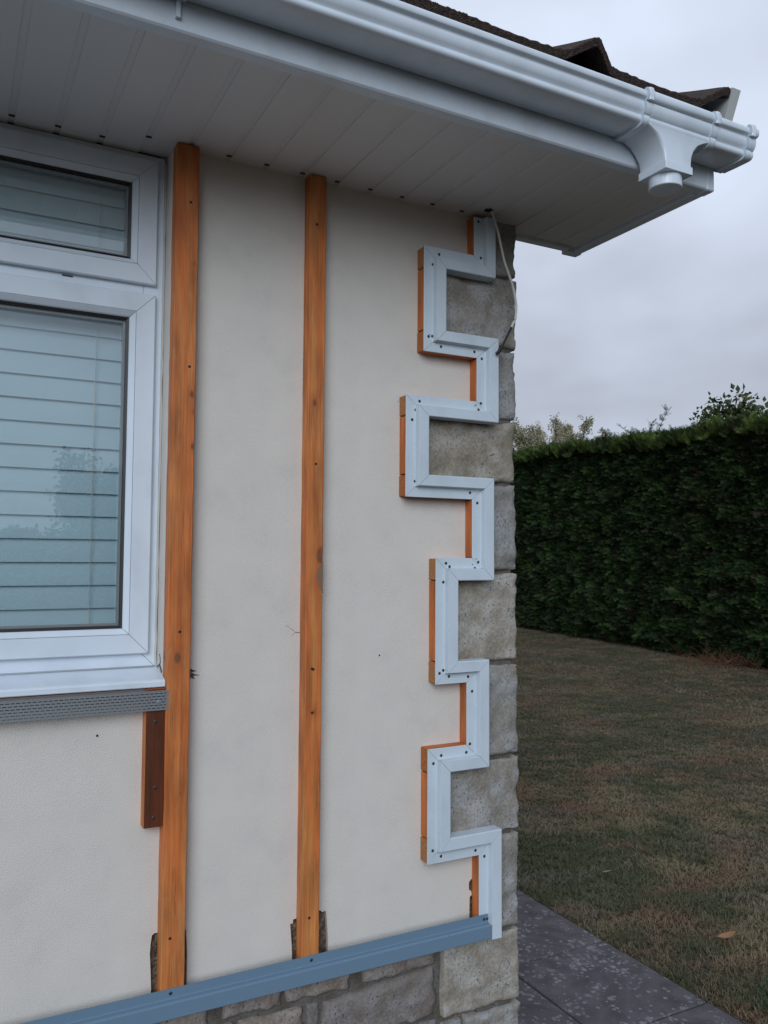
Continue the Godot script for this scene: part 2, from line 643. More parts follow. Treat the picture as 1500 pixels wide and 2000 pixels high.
func bungalow() -> Node3D:
	var b := thing("bungalow", "cream rendered bungalow with stone quoins, white soffit and white window", "house")
	# --- rendered front wall: one outline with the window opening and the hacked-off patches cut from it
	rng.seed = 3
	var o := PackedVector2Array()
	o.append(Vector2(-4.0, 0.435))
	o.append_array([Vector2(0.452, 0.435), Vector2(0.4535, 0.479), Vector2(0.4515, 0.52), Vector2(0.449, 0.5616), Vector2(0.4502, 0.585), Vector2(0.4527, 0.603), Vector2(0.458, 0.6075), Vector2(0.467, 0.607), Vector2(0.48, 0.606)])
	o.append_array([Vector2(0.515, 0.585), Vector2(0.5257, 0.583), Vector2(0.5292, 0.590), Vector2(0.5338, 0.6054), Vector2(0.5345, 0.59), Vector2(0.5372, 0.55), Vector2(0.5376, 0.499), Vector2(0.5368, 0.435)])
	o.append_array([Vector2(0.8075, 0.435), Vector2(0.8073, 0.473), Vector2(0.8045, 0.52), Vector2(0.8006, 0.5611), Vector2(0.808, 0.562), Vector2(0.809, 0.5712), Vector2(0.8121, 0.5716), Vector2(0.83, 0.574)])
	o.append_array([Vector2(0.87, 0.583), Vector2(0.883, 0.5795), Vector2(0.8905, 0.5742), Vector2(0.8975, 0.5765), Vector2(0.8999, 0.5741), Vector2(0.903, 0.545), Vector2(0.9062, 0.505), Vector2(0.9069, 0.435)])
	o.append_array([Vector2(1.3455, 0.435), Vector2(1.3465, 0.50), Vector2(1.3475, 0.53), Vector2(1.3545, 0.534), Vector2(1.353, 0.545), Vector2(1.346, 0.549), Vector2(1.3445, 0.556), Vector2(1.345, 0.572), Vector2(1.3535, 0.579), Vector2(1.362, 0.585)])
	o.append_array([Vector2(1.47, 0.585), Vector2(1.47, 2.6), Vector2(0.466, 2.6), Vector2(0.466, 1.183), Vector2(-0.775, 1.183), Vector2(-0.775, 2.6), Vector2(-4.0, 2.6)])
	part("rendered_wall", prism(o, -0.012, 0.0), b, M.wall)
	var core := PackedVector2Array([Vector2(-4, 0.0), Vector2(1.47, 0.0), Vector2(1.47, 2.6), Vector2(0.467, 2.6), Vector2(0.467, 1.181), Vector2(-0.776, 1.181), Vector2(-0.776, 2.6), Vector2(-4, 2.6)])
	part("wall_core", prism(core, -0.26, -0.0125), b, M.hacked)
	# reveal lining between render and window frame
	part("window_reveal", box_mesh(Vector3(0.4655, 1.184, -0.14), Vector3(0.4668, 2.56, -0.0005)), b, M.wall)
	# the rest of the shell
	part("gable_wall", box_mesh(Vector3(1.2, 0, -7.0), Vector3(1.485, 2.6, -0.262)), b, M.wall)
	part("gable_wall", box_mesh(Vector3(-4.0, 0, -7.0), Vector3(-3.72, 2.6, -0.262)), b, M.wall)
	part("rear_wall", box_mesh(Vector3(-3.7, 0, -7.0), Vector3(1.19, 2.6, -6.74)), b, M.wall)
	part("room_floor", box_mesh(Vector3(-3.7, 0.2, -6.72), Vector3(1.19, 0.32, -0.264)), b, M.room)
	part("room_ceiling", box_mesh(Vector3(-3.7, 2.52, -6.72), Vector3(1.19, 2.6, -0.264)), b, M.room)
	# marks on the render
	var chip := PackedVector2Array([Vector2(0.512, 1.2235), Vector2(0.5225, 1.221), Vector2(0.529, 1.2195), Vector2(0.5345, 1.2225), Vector2(0.5365, 1.2190), Vector2(0.5485, 1.2155), Vector2(0.5350, 1.2135), Vector2(0.5420, 1.2085), Vector2(0.5560, 1.2050), Vector2(0.5395, 1.2040), Vector2(0.5440, 1.1955), Vector2(0.5330, 1.2005), Vector2(0.5290, 1.1965), Vector2(0.5230, 1.1995), Vector2(0.512, 1.1935)])
	part("plaster_chip", prism(chip, -0.004, 0.0008), b, M.chip)
	for p in [[1.0516, 1.2282, 0.0028], [0.3185, 1.0803, 0.0032]]:
		part("drill_hole", disc(Vector3(p[0], p[1], -0.003), p[2], 0.0038), b, M.recess)
	var cr := start()
	tube(cr, [Vector3(0.8205, 1.2975, 0.0), Vector3(0.8140, 1.2995, 0.0), Vector3(0.8090, 1.2990, 0.0), Vector3(0.8045, 1.3005, 0.0)], 0.0011, 5)
	tube(cr, [Vector3(0.8045, 1.3005, -0.0002), Vector3(0.799, 1.306, -0.0002), Vector3(0.789, 1.3115, -0.0002), Vector3(0.779, 1.3195, -0.0003)], 0.0006, 5)
	tube(cr, [Vector3(0.8045, 1.3005, -0.0002), Vector3(0.797, 1.293, -0.0002), Vector3(0.7945, 1.286, -0.0003)], 0.0006, 5)
	part("hairline_crack", finish(cr), b, M.chip)
	var fl := PackedVector2Array([Vector2(1.096, 1.952), Vector2(1.103, 1.955), Vector2(1.107, 1.949), Vector2(1.104, 1.943), Vector2(1.108, 1.935), Vector2(1.102, 1.931), Vector2(1.099, 1.94), Vector2(1.101, 1.946)])
	part("lifted_paint", prism(fl, -0.001, 0.0018), b, M.trim)
	quoins(b)
	plinth(b)
	window(b)
	eaves(b)
	roof(b)
	return b


func disc(at: Vector3, r: float, t: float, sides := 12) -> ArrayMesh:
	var st := start()
	var rings := []
	for s in [[1.0, 0.0], [1.0, t * 0.6], [0.8, t]]:
		var ring := PackedVector3Array()
		for k in sides:
			ring.append(at + Vector3(cos(TAU * k / sides) * r * s[0], sin(TAU * k / sides) * r * s[0], s[1]))
		rings.append(ring)
	loft(st, rings)
	return finish(st)


func quoins(b: Node3D) -> void:
	# left edge, right edge, bottom, top, tone
	var q := [[1.375, 1.506, 2.347, 2.56, 0], [1.205, 1.507, 2.1265, 2.336, 0], [1.385, 1.502, 1.912, 2.1155, 2], [1.150, 1.4985, 1.7185, 1.8965, 1], [1.370, 1.5035, 1.4605, 1.7105, 2], [1.250, 1.505, 1.1965, 1.450, 3], [1.355, 1.5095, 0.9221, 1.1814, 4], [1.225, 1.511, 0.7025, 0.9072, 0], [1.395, 1.5125, 0.4284, 0.6878, 4], [1.2535, 1.5135, 0.2185, 0.4138, 3], [1.33, 1.514, -0.02, 0.2035, 4], [1.255, 1.318, -0.02, 0.204, 2]]
	for i in q.size():
		var k: Array = q[i]
		var long: bool = k[1] - k[0] > 0.2
		var m := rect_stone(k[0], k[1], k[2], k[3], 0.012, 0.2, 100 + i, 30 if long else 17, 22, 0.0085)
		part("quoin_stone", m, b, M.stones[k[4]])
	part("mortar_bed", box_mesh(Vector3(1.37, -0.02, -0.2), Vector3(1.4905, 2.6, 0.0025)), b, M.mortar)
	# a second skin of quoins down the gable side of the corner
	for i in 6:
		part("quoin_stone", rect_stone(1.3, 1.498, 0.03 + i * 0.42, 0.22 + i * 0.42, -0.19, 0.22, 140 + i, 6, 5, 0.004), b, M.stones[i % 5])


func plinth(b: Node3D) -> void:
	part("mortar_bed", box_mesh(Vector3(-4.0, -0.02, -0.2), Vector3(1.3, 0.434, -0.009)), b, M.mortar)
	var s := [
		[Vector2(1.009, 0.3695), Vector2(1.233, 0.3665), Vector2(1.233, 0.432), Vector2(1.005, 0.432)],
		[Vector2(0.892, 0.222), Vector2(1.2305, 0.2335), Vector2(1.2275, 0.361), Vector2(0.898, 0.344)],
		[Vector2(0.795, 0.366), Vector2(0.969, 0.3645), Vector2(0.972, 0.432), Vector2(0.792, 0.432)],
		[Vector2(0.630, 0.368), Vector2(0.778, 0.3635), Vector2(0.777, 0.432), Vector2(0.626, 0.432)],
		[Vector2(0.672, 0.222), Vector2(0.842, 0.229), Vector2(0.836, 0.3455), Vector2(0.668, 0.351)],
		[Vector2(0.853, 0.235), Vector2(0.881, 0.24), Vector2(0.884, 0.344), Vector2(0.850, 0.345)],
		[Vector2(0.44, 0.359), Vector2(0.592, 0.359), Vector2(0.588, 0.432), Vector2(0.44, 0.432)],
		[Vector2(0.405, 0.222), Vector2(0.652, 0.222), Vector2(0.652, 0.352), Vector2(0.405, 0.344)],
		[Vector2(0.98, -0.02), Vector2(1.243, -0.02), Vector2(1.24, 0.217), Vector2(0.98, 0.209)],
		[Vector2(0.72, -0.02), Vector2(0.965, -0.02), Vector2(0.965, 0.208), Vector2(0.72, 0.208)],
	]
	rng.seed = 8
	var tops := [[0.222, 0.34], [0.355, 0.432], [-0.02, 0.1], [0.112, 0.21]]
	for row in 4:
		var x := 0.39 if row < 2 else 0.7
		while x > -3.9:
			var w := rng.randf_range(0.14, 0.34)
			var y0: float = tops[row][0]
			var y1: float = tops[row][1]
			s.append([Vector2(x - w, y0), Vector2(x, y0 + rng.randf_range(-0.003, 0.003)), Vector2(x, y1), Vector2(x - w, y1 - rng.randf_range(0.0, 0.006))])
			x -= w + rng.randf_range(0.012, 0.02)
	for i in s.size():
		var near := i < 10
		part("plinth_stone", stone_mesh(s[i][0], s[i][1], s[i][2], s[i][3], 0.004, 0.05, 200 + i, 22 if near else 5, 12 if near else 4, 0.009, 0.014), b, M.plinths[[0, 1, 2, 0, 2, 3, 2, 1, 3, 0][i] if near else i % 4])


func mitred(parent: Node, called: String, x0: float, x1: float, y0: float, y1: float, profile: Array, m: Material, gap := 0.0006) -> void:
	# four lengths round a rectangle; profile points are (inset, z)
	var c := [Vector2(x0, y0), Vector2(x1, y0), Vector2(x1, y1), Vector2(x0, y1)]
	var inn := [Vector2(1, 1), Vector2(-1, 1), Vector2(-1, -1), Vector2(1, -1)]
	for k in 4:
		var a: Vector2 = c[k]
		var d: Vector2 = c[(k + 1) % 4]
		var along: Vector2 = (d - a).normalized() * gap
		var ra := PackedVector3Array()
		var rb := PackedVector3Array()
		for p in profile:
			var pa: Vector2 = a + inn[k] * p.x + along
			var pb: Vector2 = d + inn[(k + 1) % 4] * p.x - along
			ra.append(Vector3(pa.x, pa.y, p.y))
			rb.append(Vector3(pb.x, pb.y, p.y))
		var st := start()
		loft(st, [ra, rb])
		part(called, finish(st), parent, m)


func window(b: Node3D) -> void:
	var w := group_node("window", b)
	var left := -0.77
	# fixed frame
	mitred(w, "frame_rail", left, 0.4615, 1.2225, 2.5065, [Vector2(0, -0.13), Vector2(0, -0.067), Vector2(0.002, -0.065), Vector2(0.046, -0.065), Vector2(0.048, -0.068), Vector2(0.048, -0.13)], M.pvc)
	part("transom", box_mesh(Vector3(left + 0.05, 2.125, -0.13), Vector3(0.413, 2.192, -0.0655), 0.001), w, M.pvc)
	var sash := [Vector2(0, -0.095), Vector2(0, -0.0525), Vector2(0.0025, -0.05), Vector2(0.0455, -0.05), Vector2(0.0465, -0.0508), Vector2(0.0465, -0.095)]
	var bead := [Vector2(0.0472, -0.095), Vector2(0.0472, -0.0515), Vector2(0.0482, -0.0505), Vector2(0.0592, -0.0605), Vector2(0.0612, -0.0645), Vector2(0.0612, -0.095)]
	var rubber := [Vector2(0.0605, -0.095), Vector2(0.0605, -0.0652), Vector2(0.0675, -0.0675), Vector2(0.0675, -0.095)]
	for s in [[2.1715, 2.4885], [1.258, 2.1465]]:
		mitred(w, "sash_rail", left + 0.02, 0.4415, s[0], s[1], sash, M.pvc)
		mitred(w, "glazing_bead", left + 0.02, 0.4415, s[0], s[1], bead, M.pvc)
		mitred(w, "gasket", left + 0.02, 0.4415, s[0], s[1], rubber, M.gasket, 0.0)
		mitred(w, "spacer_bar", left + 0.02, 0.4415, s[0], s[1], [Vector2(0.0680, -0.0885), Vector2(0.0680, -0.0765), Vector2(0.0735, -0.0765), Vector2(0.0735, -0.0885)], M.spacer, 0.0)
		part("pane", box_mesh(Vector3(left + 0.0865, s[0] + 0.0665, -0.0745), Vector3(0.3749, s[1] - 0.0665, -0.0705)), w, M.glass)
		part("pane", box_mesh(Vector3(left + 0.0865, s[0] + 0.0665, -0.0945), Vector3(0.3749, s[1] - 0.0665, -0.0905)), w, M.coated)
	# drain cap under the top sash
	part("drain_slot", box_mesh(Vector3(0.222, 2.1645, -0.0652), Vector3(0.246, 2.1675, -0.0635)), w, M.recess)
	# sill board
	var p := [Vector2(-0.13, 1.2215), Vector2(-0.066, 1.2215), Vector2(-0.0645, 1.2235), Vector2(0.024, 1.2045), Vector2(0.0285, 1.2025), Vector2(0.0305, 1.1985), Vector2(0.0305, 1.1885), Vector2(0.0285, 1.1865), Vector2(0.022, 1.1865), Vector2(0.018, 1.19), Vector2(-0.13, 1.198)]
	var st := start()
	along_x(st, p, left, 0.4645)
	part("sill", finish(st), w, M.pvc)
	var track := start()
	along_x(track, [Vector2(-0.066, 1.2237), Vector2(-0.06, 1.2236), Vector2(-0.0605, 1.2262), Vector2(-0.066, 1.2268)], left, 0.458)
	part("sill_bead", finish(track), w, M.alu)
	# sealant between frame and reveal
	rng.seed = 12
	var pts := []
	for i in 40:
		pts.append(Vector3(0.4622 + rng.randf_range(-0.0012, 0.0012), 1.224 + i * 0.0325, -0.0635 + rng.randf_range(-0.001, 0.001)))
	var sl := start()
	tube(sl, pts, 0.0032, 6)
	part("sealant", finish(sl), w, mat(lin(0.5, 0.48, 0.44), 0.7))
	var crack := start()
	tube(crack, [Vector3(0.4625, 1.2245, -0.05), Vector3(0.4642, 1.232, -0.03), Vector3(0.4648, 1.2395, -0.022), Vector3(0.4648, 1.25, -0.028), Vector3(0.4648, 1.2565, -0.036)], 0.0016, 5)
	tube(crack, [Vector3(0.4642, 1.232, -0.032), Vector3(0.4646, 1.224, -0.018), Vector3(0.4646, 1.2165, -0.006)], 0.0022, 5)
	part("mortar_crack", finish(crack), w, M.chip)


func eaves(b: Node3D) -> void:
	var so := group_node("soffit", b)
	# hollow soffit boards on a 100 mm module, with a shallow channel between
	var proto := {}
	for i in range(-40, 18):
		var x := 0.4 + i * 0.1 - 0.4 + 0.0
		var over: bool = x > 1.46
		var back := -0.032 if over else (-0.066 if x < 0.4 else 0.0)
		var key := "%s" % back
		if not proto.has(key):
			var a := PackedVector3Array()
			var c := PackedVector3Array()
			for q in [Vector2(0.007, 0.0), Vector2(0.0085, -0.0008), Vector2(0.0915, -0.0008), Vector2(0.093, 0.0), Vector2(0.093, 0.012), Vector2(0.007, 0.012)]:
				a.append(Vector3(q.x, q.y, back))
				c.append(Vector3(q.x, q.y, 0.476))
			var st := start()
			loft(st, [a, c])
			proto[key] = finish(st)
		part("soffit_board", proto[key], so, M.soffit, Vector3(x, SOFFIT, 0))
		if x < 1.5:
			part("vent_slot", box_mesh(Vector3(x - 0.0065, SOFFIT - 0.0012, (-0.028 if x < 0.4 else 0.024) - 0.002), Vector3(x + 0.0065, SOFFIT + 0.004, (-0.028 if x < 0.4 else 0.024) + 0.002)), so, M.slot)
	part("backing_sheet", box_mesh(Vector3(-4.0, SOFFIT + 0.0022, -0.066), Vector3(1.79, SOFFIT + 0.02, 0.478)), so, M.soffit)
	part("cable_hole", disc_down(Vector3(1.363, SOFFIT + 0.002, 0.071), 0.0125), so, M.recess)
	# fascia with its bottom lip
	var fs := start()
	along_x(fs, [Vector2(0.472, SOFFIT - 0.001), Vector2(0.452, SOFFIT - 0.001), Vector2(0.452, SOFFIT - 0.009), Vector2(0.455, SOFFIT - 0.0125), Vector2(0.482, SOFFIT - 0.0125), Vector2(0.486, SOFFIT - 0.009), Vector2(0.487, SOFFIT - 0.004), Vector2(0.487, 2.672), Vector2(0.472, 2.672)], -4.0, 1.786)
	part("fascia", finish(fs), b, M.pvc)
	var cs := start()
	box(cs, Vector3(1.786, SOFFIT - 0.0145, 0.4495), Vector3(1.8145, 2.672, 0.4895), 0.003)
	part("fascia_corner", finish(cs), b, M.pvc)
	# barge end of the eaves box
	var bs := start()
	box(bs, Vector3(1.7815, SOFFIT - 0.0125, -0.072), Vector3(1.8135, 2.70, 0.449), 0.002)
	part("barge_end", finish(bs), b, M.pvc)
	part("eaves_trim", box_mesh(Vector3(1.765, SOFFIT - 0.003, -0.03), Vector3(1.7785, SOFFIT + 0.01, 0.451), 0.001), b, M.soffit)
	part("barge_end_cap", box_mesh(Vector3(1.757, SOFFIT - 0.0145, -0.0775), Vector3(1.816, 2.69, -0.0475), 0.0015), b, M.pvc)
	part("box_end", box_mesh(Vector3(1.4862, SOFFIT - 0.011, -0.060), Vector3(1.757, 2.69, -0.0345), 0.0015), b, M.pvc)


func disc_down(at: Vector3, r: float) -> ArrayMesh:
	var st := start()
	var rings := []
	for y in [0.0, -0.0045]:
		var ring := PackedVector3Array()
		for k in 14:
			var rr: float = r * (1.0 + 0.15 * sin(k * 2.3))
			ring.append(at + Vector3(cos(TAU * k / 14) * rr, y, sin(TAU * k / 14) * rr))
		rings.append(ring)
	loft(st, rings)
	return finish(st)


func roof(b: Node3D) -> void:
	var r := group_node("roof", b)
	var pitch := deg_to_rad(22.0)
	var run := Vector3(0, sin(pitch), -cos(pitch))
	var nrm := Vector3(0, cos(pitch), sin(pitch))
	var n := FastNoiseLite.new()
	n.seed = 77
	n.frequency = 1.0
	var prof := [Vector2(-0.365, 0), Vector2(-0.3, -0.002), Vector2(-0.2, -0.003), Vector2(-0.12, -0.001), Vector2(-0.082, 0.004), Vector2(-0.012, 0.049), Vector2(0.0, 0.053), Vector2(0.010, 0.049), Vector2(0.055, 0.006), Vector2(0.0845, 0.0)]
	var shape := func(pr: Array, from: float, to: float, wave: float) -> ArrayMesh:
		var rings := []
		for s in [0.0, 0.003, 0.03, 0.18, 0.36]:
			var ring := PackedVector3Array()
			var top := []
			for q in pr:
				if q.x >= from and q.x <= to:
					top.append(q)
			var fine := []
			for i in top.size() - 1:
				for k in 8:
					fine.append(top[i].lerp(top[i + 1], k / 8.0))
			fine.append(top[-1])
			for q in fine:
				var j: float = wave * n.get_noise_2d(q.x * 130.0, s * 40.0)
				ring.append(Vector3(q.x, 0, 0) + nrm * (q.y + j - (0.003 if s == 0.0 else 0.0)) + run * s)
			for i in fine.size():
				var q: Vector2 = fine[fine.size() - 1 - i]
				ring.append(Vector3(q.x, 0, 0) + nrm * (q.y - 0.021) + run * s)
			rings.append(ring)
		var st := start()
		loft(st, rings)
		return finish(st)
	var whole: ArrayMesh = shape.call(prof, -1.0, 1.0, 0.0035)
	var flat_prof := []
	for q in prof:
		flat_prof.append(Vector2(q.x, minf(q.y, 0.0)))
	var half: ArrayMesh = shape.call(prof, -1.0, 0.02, 0.0035)
	var flat: ArrayMesh = shape.call(flat_prof, -1.0, 1.0, 0.0035)
	for c in 13:
		var base: Vector3 = Vector3(0, 2.702, 0.531) + run * (0.31 * c) + nrm * (0.012 if c > 0 else 0.0)
		for i in 12:
			var x: float = 1.352 - 0.45 * i
			part("roof_tile", flat if i % 2 == 1 else whole, r, M.tile, base + Vector3(x, 0, 0) + nrm * 0.001 * (i % 2))
		part("roof_tile", half, r, M.tile, base + Vector3(1.802, 0, 0) + nrm * 0.0015)
	# sheet under the tiles, and the rear slope
	var lo := PackedVector3Array()
	var hi := PackedVector3Array()
	for x in [-4.1, 1.8]:
		var ring := PackedVector3Array([Vector3(x, 2.665, 0.515), Vector3(x, 2.65, 0.515), Vector3(x, 4.27, -3.5), Vector3(x, 2.65, -7.4), Vector3(x, 2.69, -7.4), Vector3(x, 4.3, -3.5)])
		if x < 0.0:
			lo = ring
		else:
			hi = ring
	var st := start()
	loft(st, [lo, hi])
	part("roof_deck", finish(st), r, M.tile)
	# gable infill
	for x in [-4.0, 1.2]:
		var g := start()
		var ga := PackedVector3Array([Vector3(x, 2.6, -0.05), Vector3(x, 4.1, -3.5), Vector3(x, 2.6, -7.0)])
		var gb := PackedVector3Array()
		for q in ga:
			gb.append(q + Vector3(0.28, 0, 0))
		loft(g, [ga, gb])
		part("gable_peak", finish(g), b, M.wall)
	# verge closer at the right hand end
	var vs := start()
	var va := PackedVector3Array()
	var vb := PackedVector3Array()
	for q in [Vector2(0.0, -0.045), Vector2(0.0, 0.056), Vector2(3.9, 0.056), Vector2(3.9, -0.045)]:
		var p: Vector3 = Vector3(1.816, 2.702, 0.531) + run * q.x + nrm * q.y
		va.append(p)
		vb.append(p + Vector3(0.031, 0, 0))
	loft(vs, [va, vb])
	part("verge_closer", finish(vs), r, mat(lin(0.5, 0.51, 0.5), 0.6))


# ---------------------------------------------------------------- gutter
func gutter() -> void:
	var g := thing("gutter", "white ogee plastic gutter with running outlet and end cap along the eaves", "gutter")
	var p := [Vector2(0.4885, 2.626), Vector2(0.4885, 2.566), Vector2(0.4895, 2.558), Vector2(0.494, 2.5535), Vector2(0.53, 2.5525), Vector2(0.5715, 2.5525), Vector2(0.5775, 2.5535), Vector2(0.5815, 2.5565), Vector2(0.583, 2.5605), Vector2(0.583, 2.5655), Vector2(0.5805, 2.5685), Vector2(0.5822, 2.5715), Vector2(0.5872, 2.5765), Vector2(0.5905, 2.5825), Vector2(0.5925, 2.5895), Vector2(0.5925, 2.5965), Vector2(0.5915, 2.6015), Vector2(0.5945, 2.6035), Vector2(0.6005, 2.6055), Vector2(0.6022, 2.6085), Vector2(0.6022, 2.6185), Vector2(0.6, 2.6222), Vector2(0.595, 2.6222)]
	var shell := func(from: float, to: float, grow: float, thick: float) -> ArrayMesh:
		var outer: Array = offset_line(p, -grow)
		var inner: Array = offset_line(p, -(grow - thick))
		inner.reverse()
		var st := start()
		along_x(st, outer + inner, from, to, true)
		return finish(st)
	part("gutter_channel", shell.call(-4.0, 1.462, 0.0, 0.0025), g, M.pvc)
	part("gutter_channel", shell.call(1.688, 1.846, 0.0, 0.0025), g, M.pvc)
	var out_body := group_node("running_outlet", g)
	part("outlet_channel", shell.call(1.470, 1.683, 0.0035, 0.0032), out_body, M.pvc)
	for x in [[1.4545, 1.4725], [1.6835, 1.7025]]:
		part("collar", shell.call(x[0], x[1], 0.0068, 0.0065), out_body, M.pvc)
		part("lip", shell.call(x[0] - 0.002, x[0] - 0.0003, 0.0078, 0.0075), out_body, M.trim)
	for x in [1.4635, 1.693]:
		clip(out_body, x)
	# funnel, square rim and capped spigot
	var rings := []
	for s in [[2.5535, 0.108, 0.4905, 0.5868, 0.004], [2.5475, 0.093, 0.4908, 0.5868, 0.006], [2.537, 0.073, 0.4915, 0.5868, 0.008], [2.520, 0.058, 0.4935, 0.5868, 0.009], [2.500, 0.0485, 0.497, 0.5868, 0.008], [2.480, 0.0445, 0.4995, 0.5868, 0.005], [2.4735, 0.0440, 0.5, 0.5868, 0.003]]:
		rings.append(round_rect(1.5725, s[0], s[1], s[2], s[3], s[4]))
	var fs := start()
	loft(fs, rings, true)
	part("funnel", finish(fs), out_body, M.pvc)
	var rim := start()
	loft(rim, [round_rect(1.5725, 2.4735, 0.0465, 0.4975, 0.5892, 0.002), round_rect(1.5725, 2.4545, 0.0465, 0.4975, 0.5892, 0.002)])
	part("rim", finish(rim), out_body, M.pvc)
	var sp := start()
	var cyl := []
	for s in [[2.456, 0.0405], [2.427, 0.0405], [2.4255, 0.0395], [2.4245, 0.037], [2.424, 0.03]]:
		var ring := PackedVector3Array()
		for k in 32:
			ring.append(Vector3(1.5725 + cos(TAU * k / 32) * s[1], s[0], 0.5425 + sin(TAU * k / 32) * s[1]))
		cyl.append(ring)
	loft(sp, cyl)
	part("capped_spigot", finish(sp), out_body, M.pvc)
	# end cap
	var cap := group_node("end_cap", g)
	part("collar", shell.call(1.8165, 1.834, 0.0065, 0.0062), cap, M.pvc)
	part("lip", shell.call(1.8145, 1.8162, 0.0076, 0.0073), cap, M.trim)
	clip(cap, 1.825)
	part("cap_channel", shell.call(1.834, 1.848, 0.0032, 0.003), cap, M.pvc)
	var e := start()
	along_x(e, offset_line(p, -0.0005), 1.8465, 1.8495)
	part("cap_plate", finish(e), cap, M.pvc)
	# fascia brackets under the channel
	for x in [-2.3, -1.4, -0.5, 0.355]:
		var br := start()
		along_x(br, offset_line(p, -0.0045).slice(0, 6) + offset_line(p, 0.0).slice(0, 6).duplicate().map(func(q): return q) .slice(0, 0) + [Vector2(0.5715, 2.5522), Vector2(0.494, 2.5532), Vector2(0.4884, 2.558), Vector2(0.4884, 2.626)], x - 0.014, x + 0.014)
		box(br, Vector3(x - 0.004, 2.516, 0.4875), Vector3(x + 0.004, 2.552, 0.4965))
		part("bracket", finish(br), g, M.pvc)


func clip(parent: Node, x: float) -> void:
	var st := start()
	loft(st, [round_rect(x, 2.598, 0.0085, 0.5885, 0.6085, 0.004), round_rect(x, 2.6225, 0.009, 0.588, 0.6095, 0.005), round_rect(x, 2.6275, 0.0082, 0.5895, 0.6085, 0.006), round_rect(x, 2.6300, 0.0055, 0.5925, 0.6055, 0.005)], true)
	part("clip", finish(st), parent, M.pvc)


func round_rect(cx: float, y: float, half: float, z0: float, z1: float, r: float) -> PackedVector3Array:
	var ring := PackedVector3Array()
	var c := [[cx + half - r, z1 - r, 0.0], [cx - half + r, z1 - r, 0.25], [cx - half + r, z0 + r, 0.5], [cx + half - r, z0 + r, 0.75]]
	for k in c:
		for i in 5:
			var a: float = TAU * (float(k[2]) + 0.25 * i / 4.0)
			ring.append(Vector3(k[0] + cos(a) * r, y, k[1] + sin(a) * r))
	return ring


# ---------------------------------------------------------------- cladding preparation
func screw_mesh(r: float) -> ArrayMesh:
	var st := start()
	var rings := []
	for s in [[1.0, 0.0], [1.0, 0.0005], [0.72, 0.0013]]:
		var ring := PackedVector3Array()
		for k in 12:
			ring.append(Vector3(cos(TAU * k / 12) * r * s[0], sin(TAU * k / 12) * r * s[0], s[1]))
		rings.append(ring)
	loft(st, rings)
	var m := finish(st, M.screw)
	var c := start()
	box(c, Vector3(-r * 0.5, -r * 0.15, 0.0), Vector3(r * 0.5, r * 0.15, 0.0016))
	box(c, Vector3(-r * 0.15, -r * 0.5, 0.0), Vector3(r * 0.15, r * 0.5, 0.00155))
	return finish(c, M.recess, m)


func battens() -> void:
	var knots1 := [[0.0129, 1.8883, 0.006, 1.0], [0.0166, 1.7611, 0.005, 1.0], [0.2407, 1.2543, 0.0085, 1.0], [0.017, 1.846, 0.004, 0.5], [0.0031, 0.9358, 0.003, 0.6], [0.012, 2.21, 0.004, 0.6]]
	var knots2 := [[0.0858, 1.8969, 0.006, 1.0], [0.109, 1.4994, 0.0155, 1.0], [0.1, 1.44, 0.012, 0.0], [0.094, 1.099, 0.005, 0.5], [0.09, 2.37, 0.003, 0.5]]
	var m1 := wood_mat(301, knots1, true, 0.35)
	var m2 := wood_mat(302, knots2, true, 0.1)
	var b1 := thing("timber_batten", "tall orange stained timber batten screwed beside the white window", "batten", "upright timber battens on the wall")
	bar(b1, 0.4655, 0.5215, 0.466, SOFFIT - 0.004, 0.04, m1, 1)
	for s in [[0.5014, 2.3621], [0.5054, 1.9553], [0.4944, 1.3158], [0.4857, 0.6058]]:
		part("screw", M.hole, b1, null, Vector3(s[0], s[1], 0.0402))
	var b2 := thing("timber_batten", "tall orange stained timber batten on bare wall between window batten and quoins", "batten", "upright timber battens on the wall")
	bar(b2, 0.8175, 0.8640, 0.466, SOFFIT - 0.003, 0.0395, m2, 2)
	for s in [[0.8359, 2.3727], [0.8406, 1.7375], [0.8360, 1.2092], [0.8400, 1.207], [0.8377, 1.0973], [0.8362, 0.5847]]:
		part("screw", M.hole, b2, null, Vector3(s[0], s[1], 0.0397))
	# grey bare patch where a splinter came away
	var bare := PackedVector2Array()
	for q in [[0.8641, 1.484], [0.858, 1.476], [0.851, 1.468], [0.8475, 1.46], [0.8462, 1.448], [0.8475, 1.438], [0.8505, 1.427], [0.8555, 1.415], [0.860, 1.407], [0.8641, 1.403]]:
		bare.append(Vector2(q[0], q[1]))
	part("split_patch", prism(bare, 0.038, 0.0399), b2, mat(lin(0.22, 0.135, 0.085), 0.9))
	# short dark board left of the first batten
	var bd := thing("short_board", "short dark brown board beside the window batten, under the vent strip", "board")
	var dark := wood_mat(303, [], true, 1.0)
	dark.albedo_color = lin(0.2, 0.17, 0.2)
	dark.roughness = 0.5
	part("timber", box_mesh(Vector3(0.4205, 0.864, 0.0003), Vector3(0.4648, 1.184, 0.0325)), bd, m2)
	part("stained_face", box_mesh(Vector3(0.4215, 0.8643, 0.0327), Vector3(0.4648, 1.1835, 0.0345)), bd, dark)
	for s in [[0.4435, 1.108], [0.4455, 0.955], [0.4432, 0.886]]:
		part("screw", M.screw_mesh, bd, null, Vector3(s[0], s[1], 0.0345))
	var st := box_mesh(Vector3(-0.75, 1.156, 0.0003), Vector3(0.4195, 1.1845, 0.031), 0.0015)
	var strip := part("timber_strip", st, self, mat(lin(0.14, 0.10, 0.085), 0.8))
	tag(strip, "thin dark timber strip under the white sill, behind the perforated vent", "timber strip")


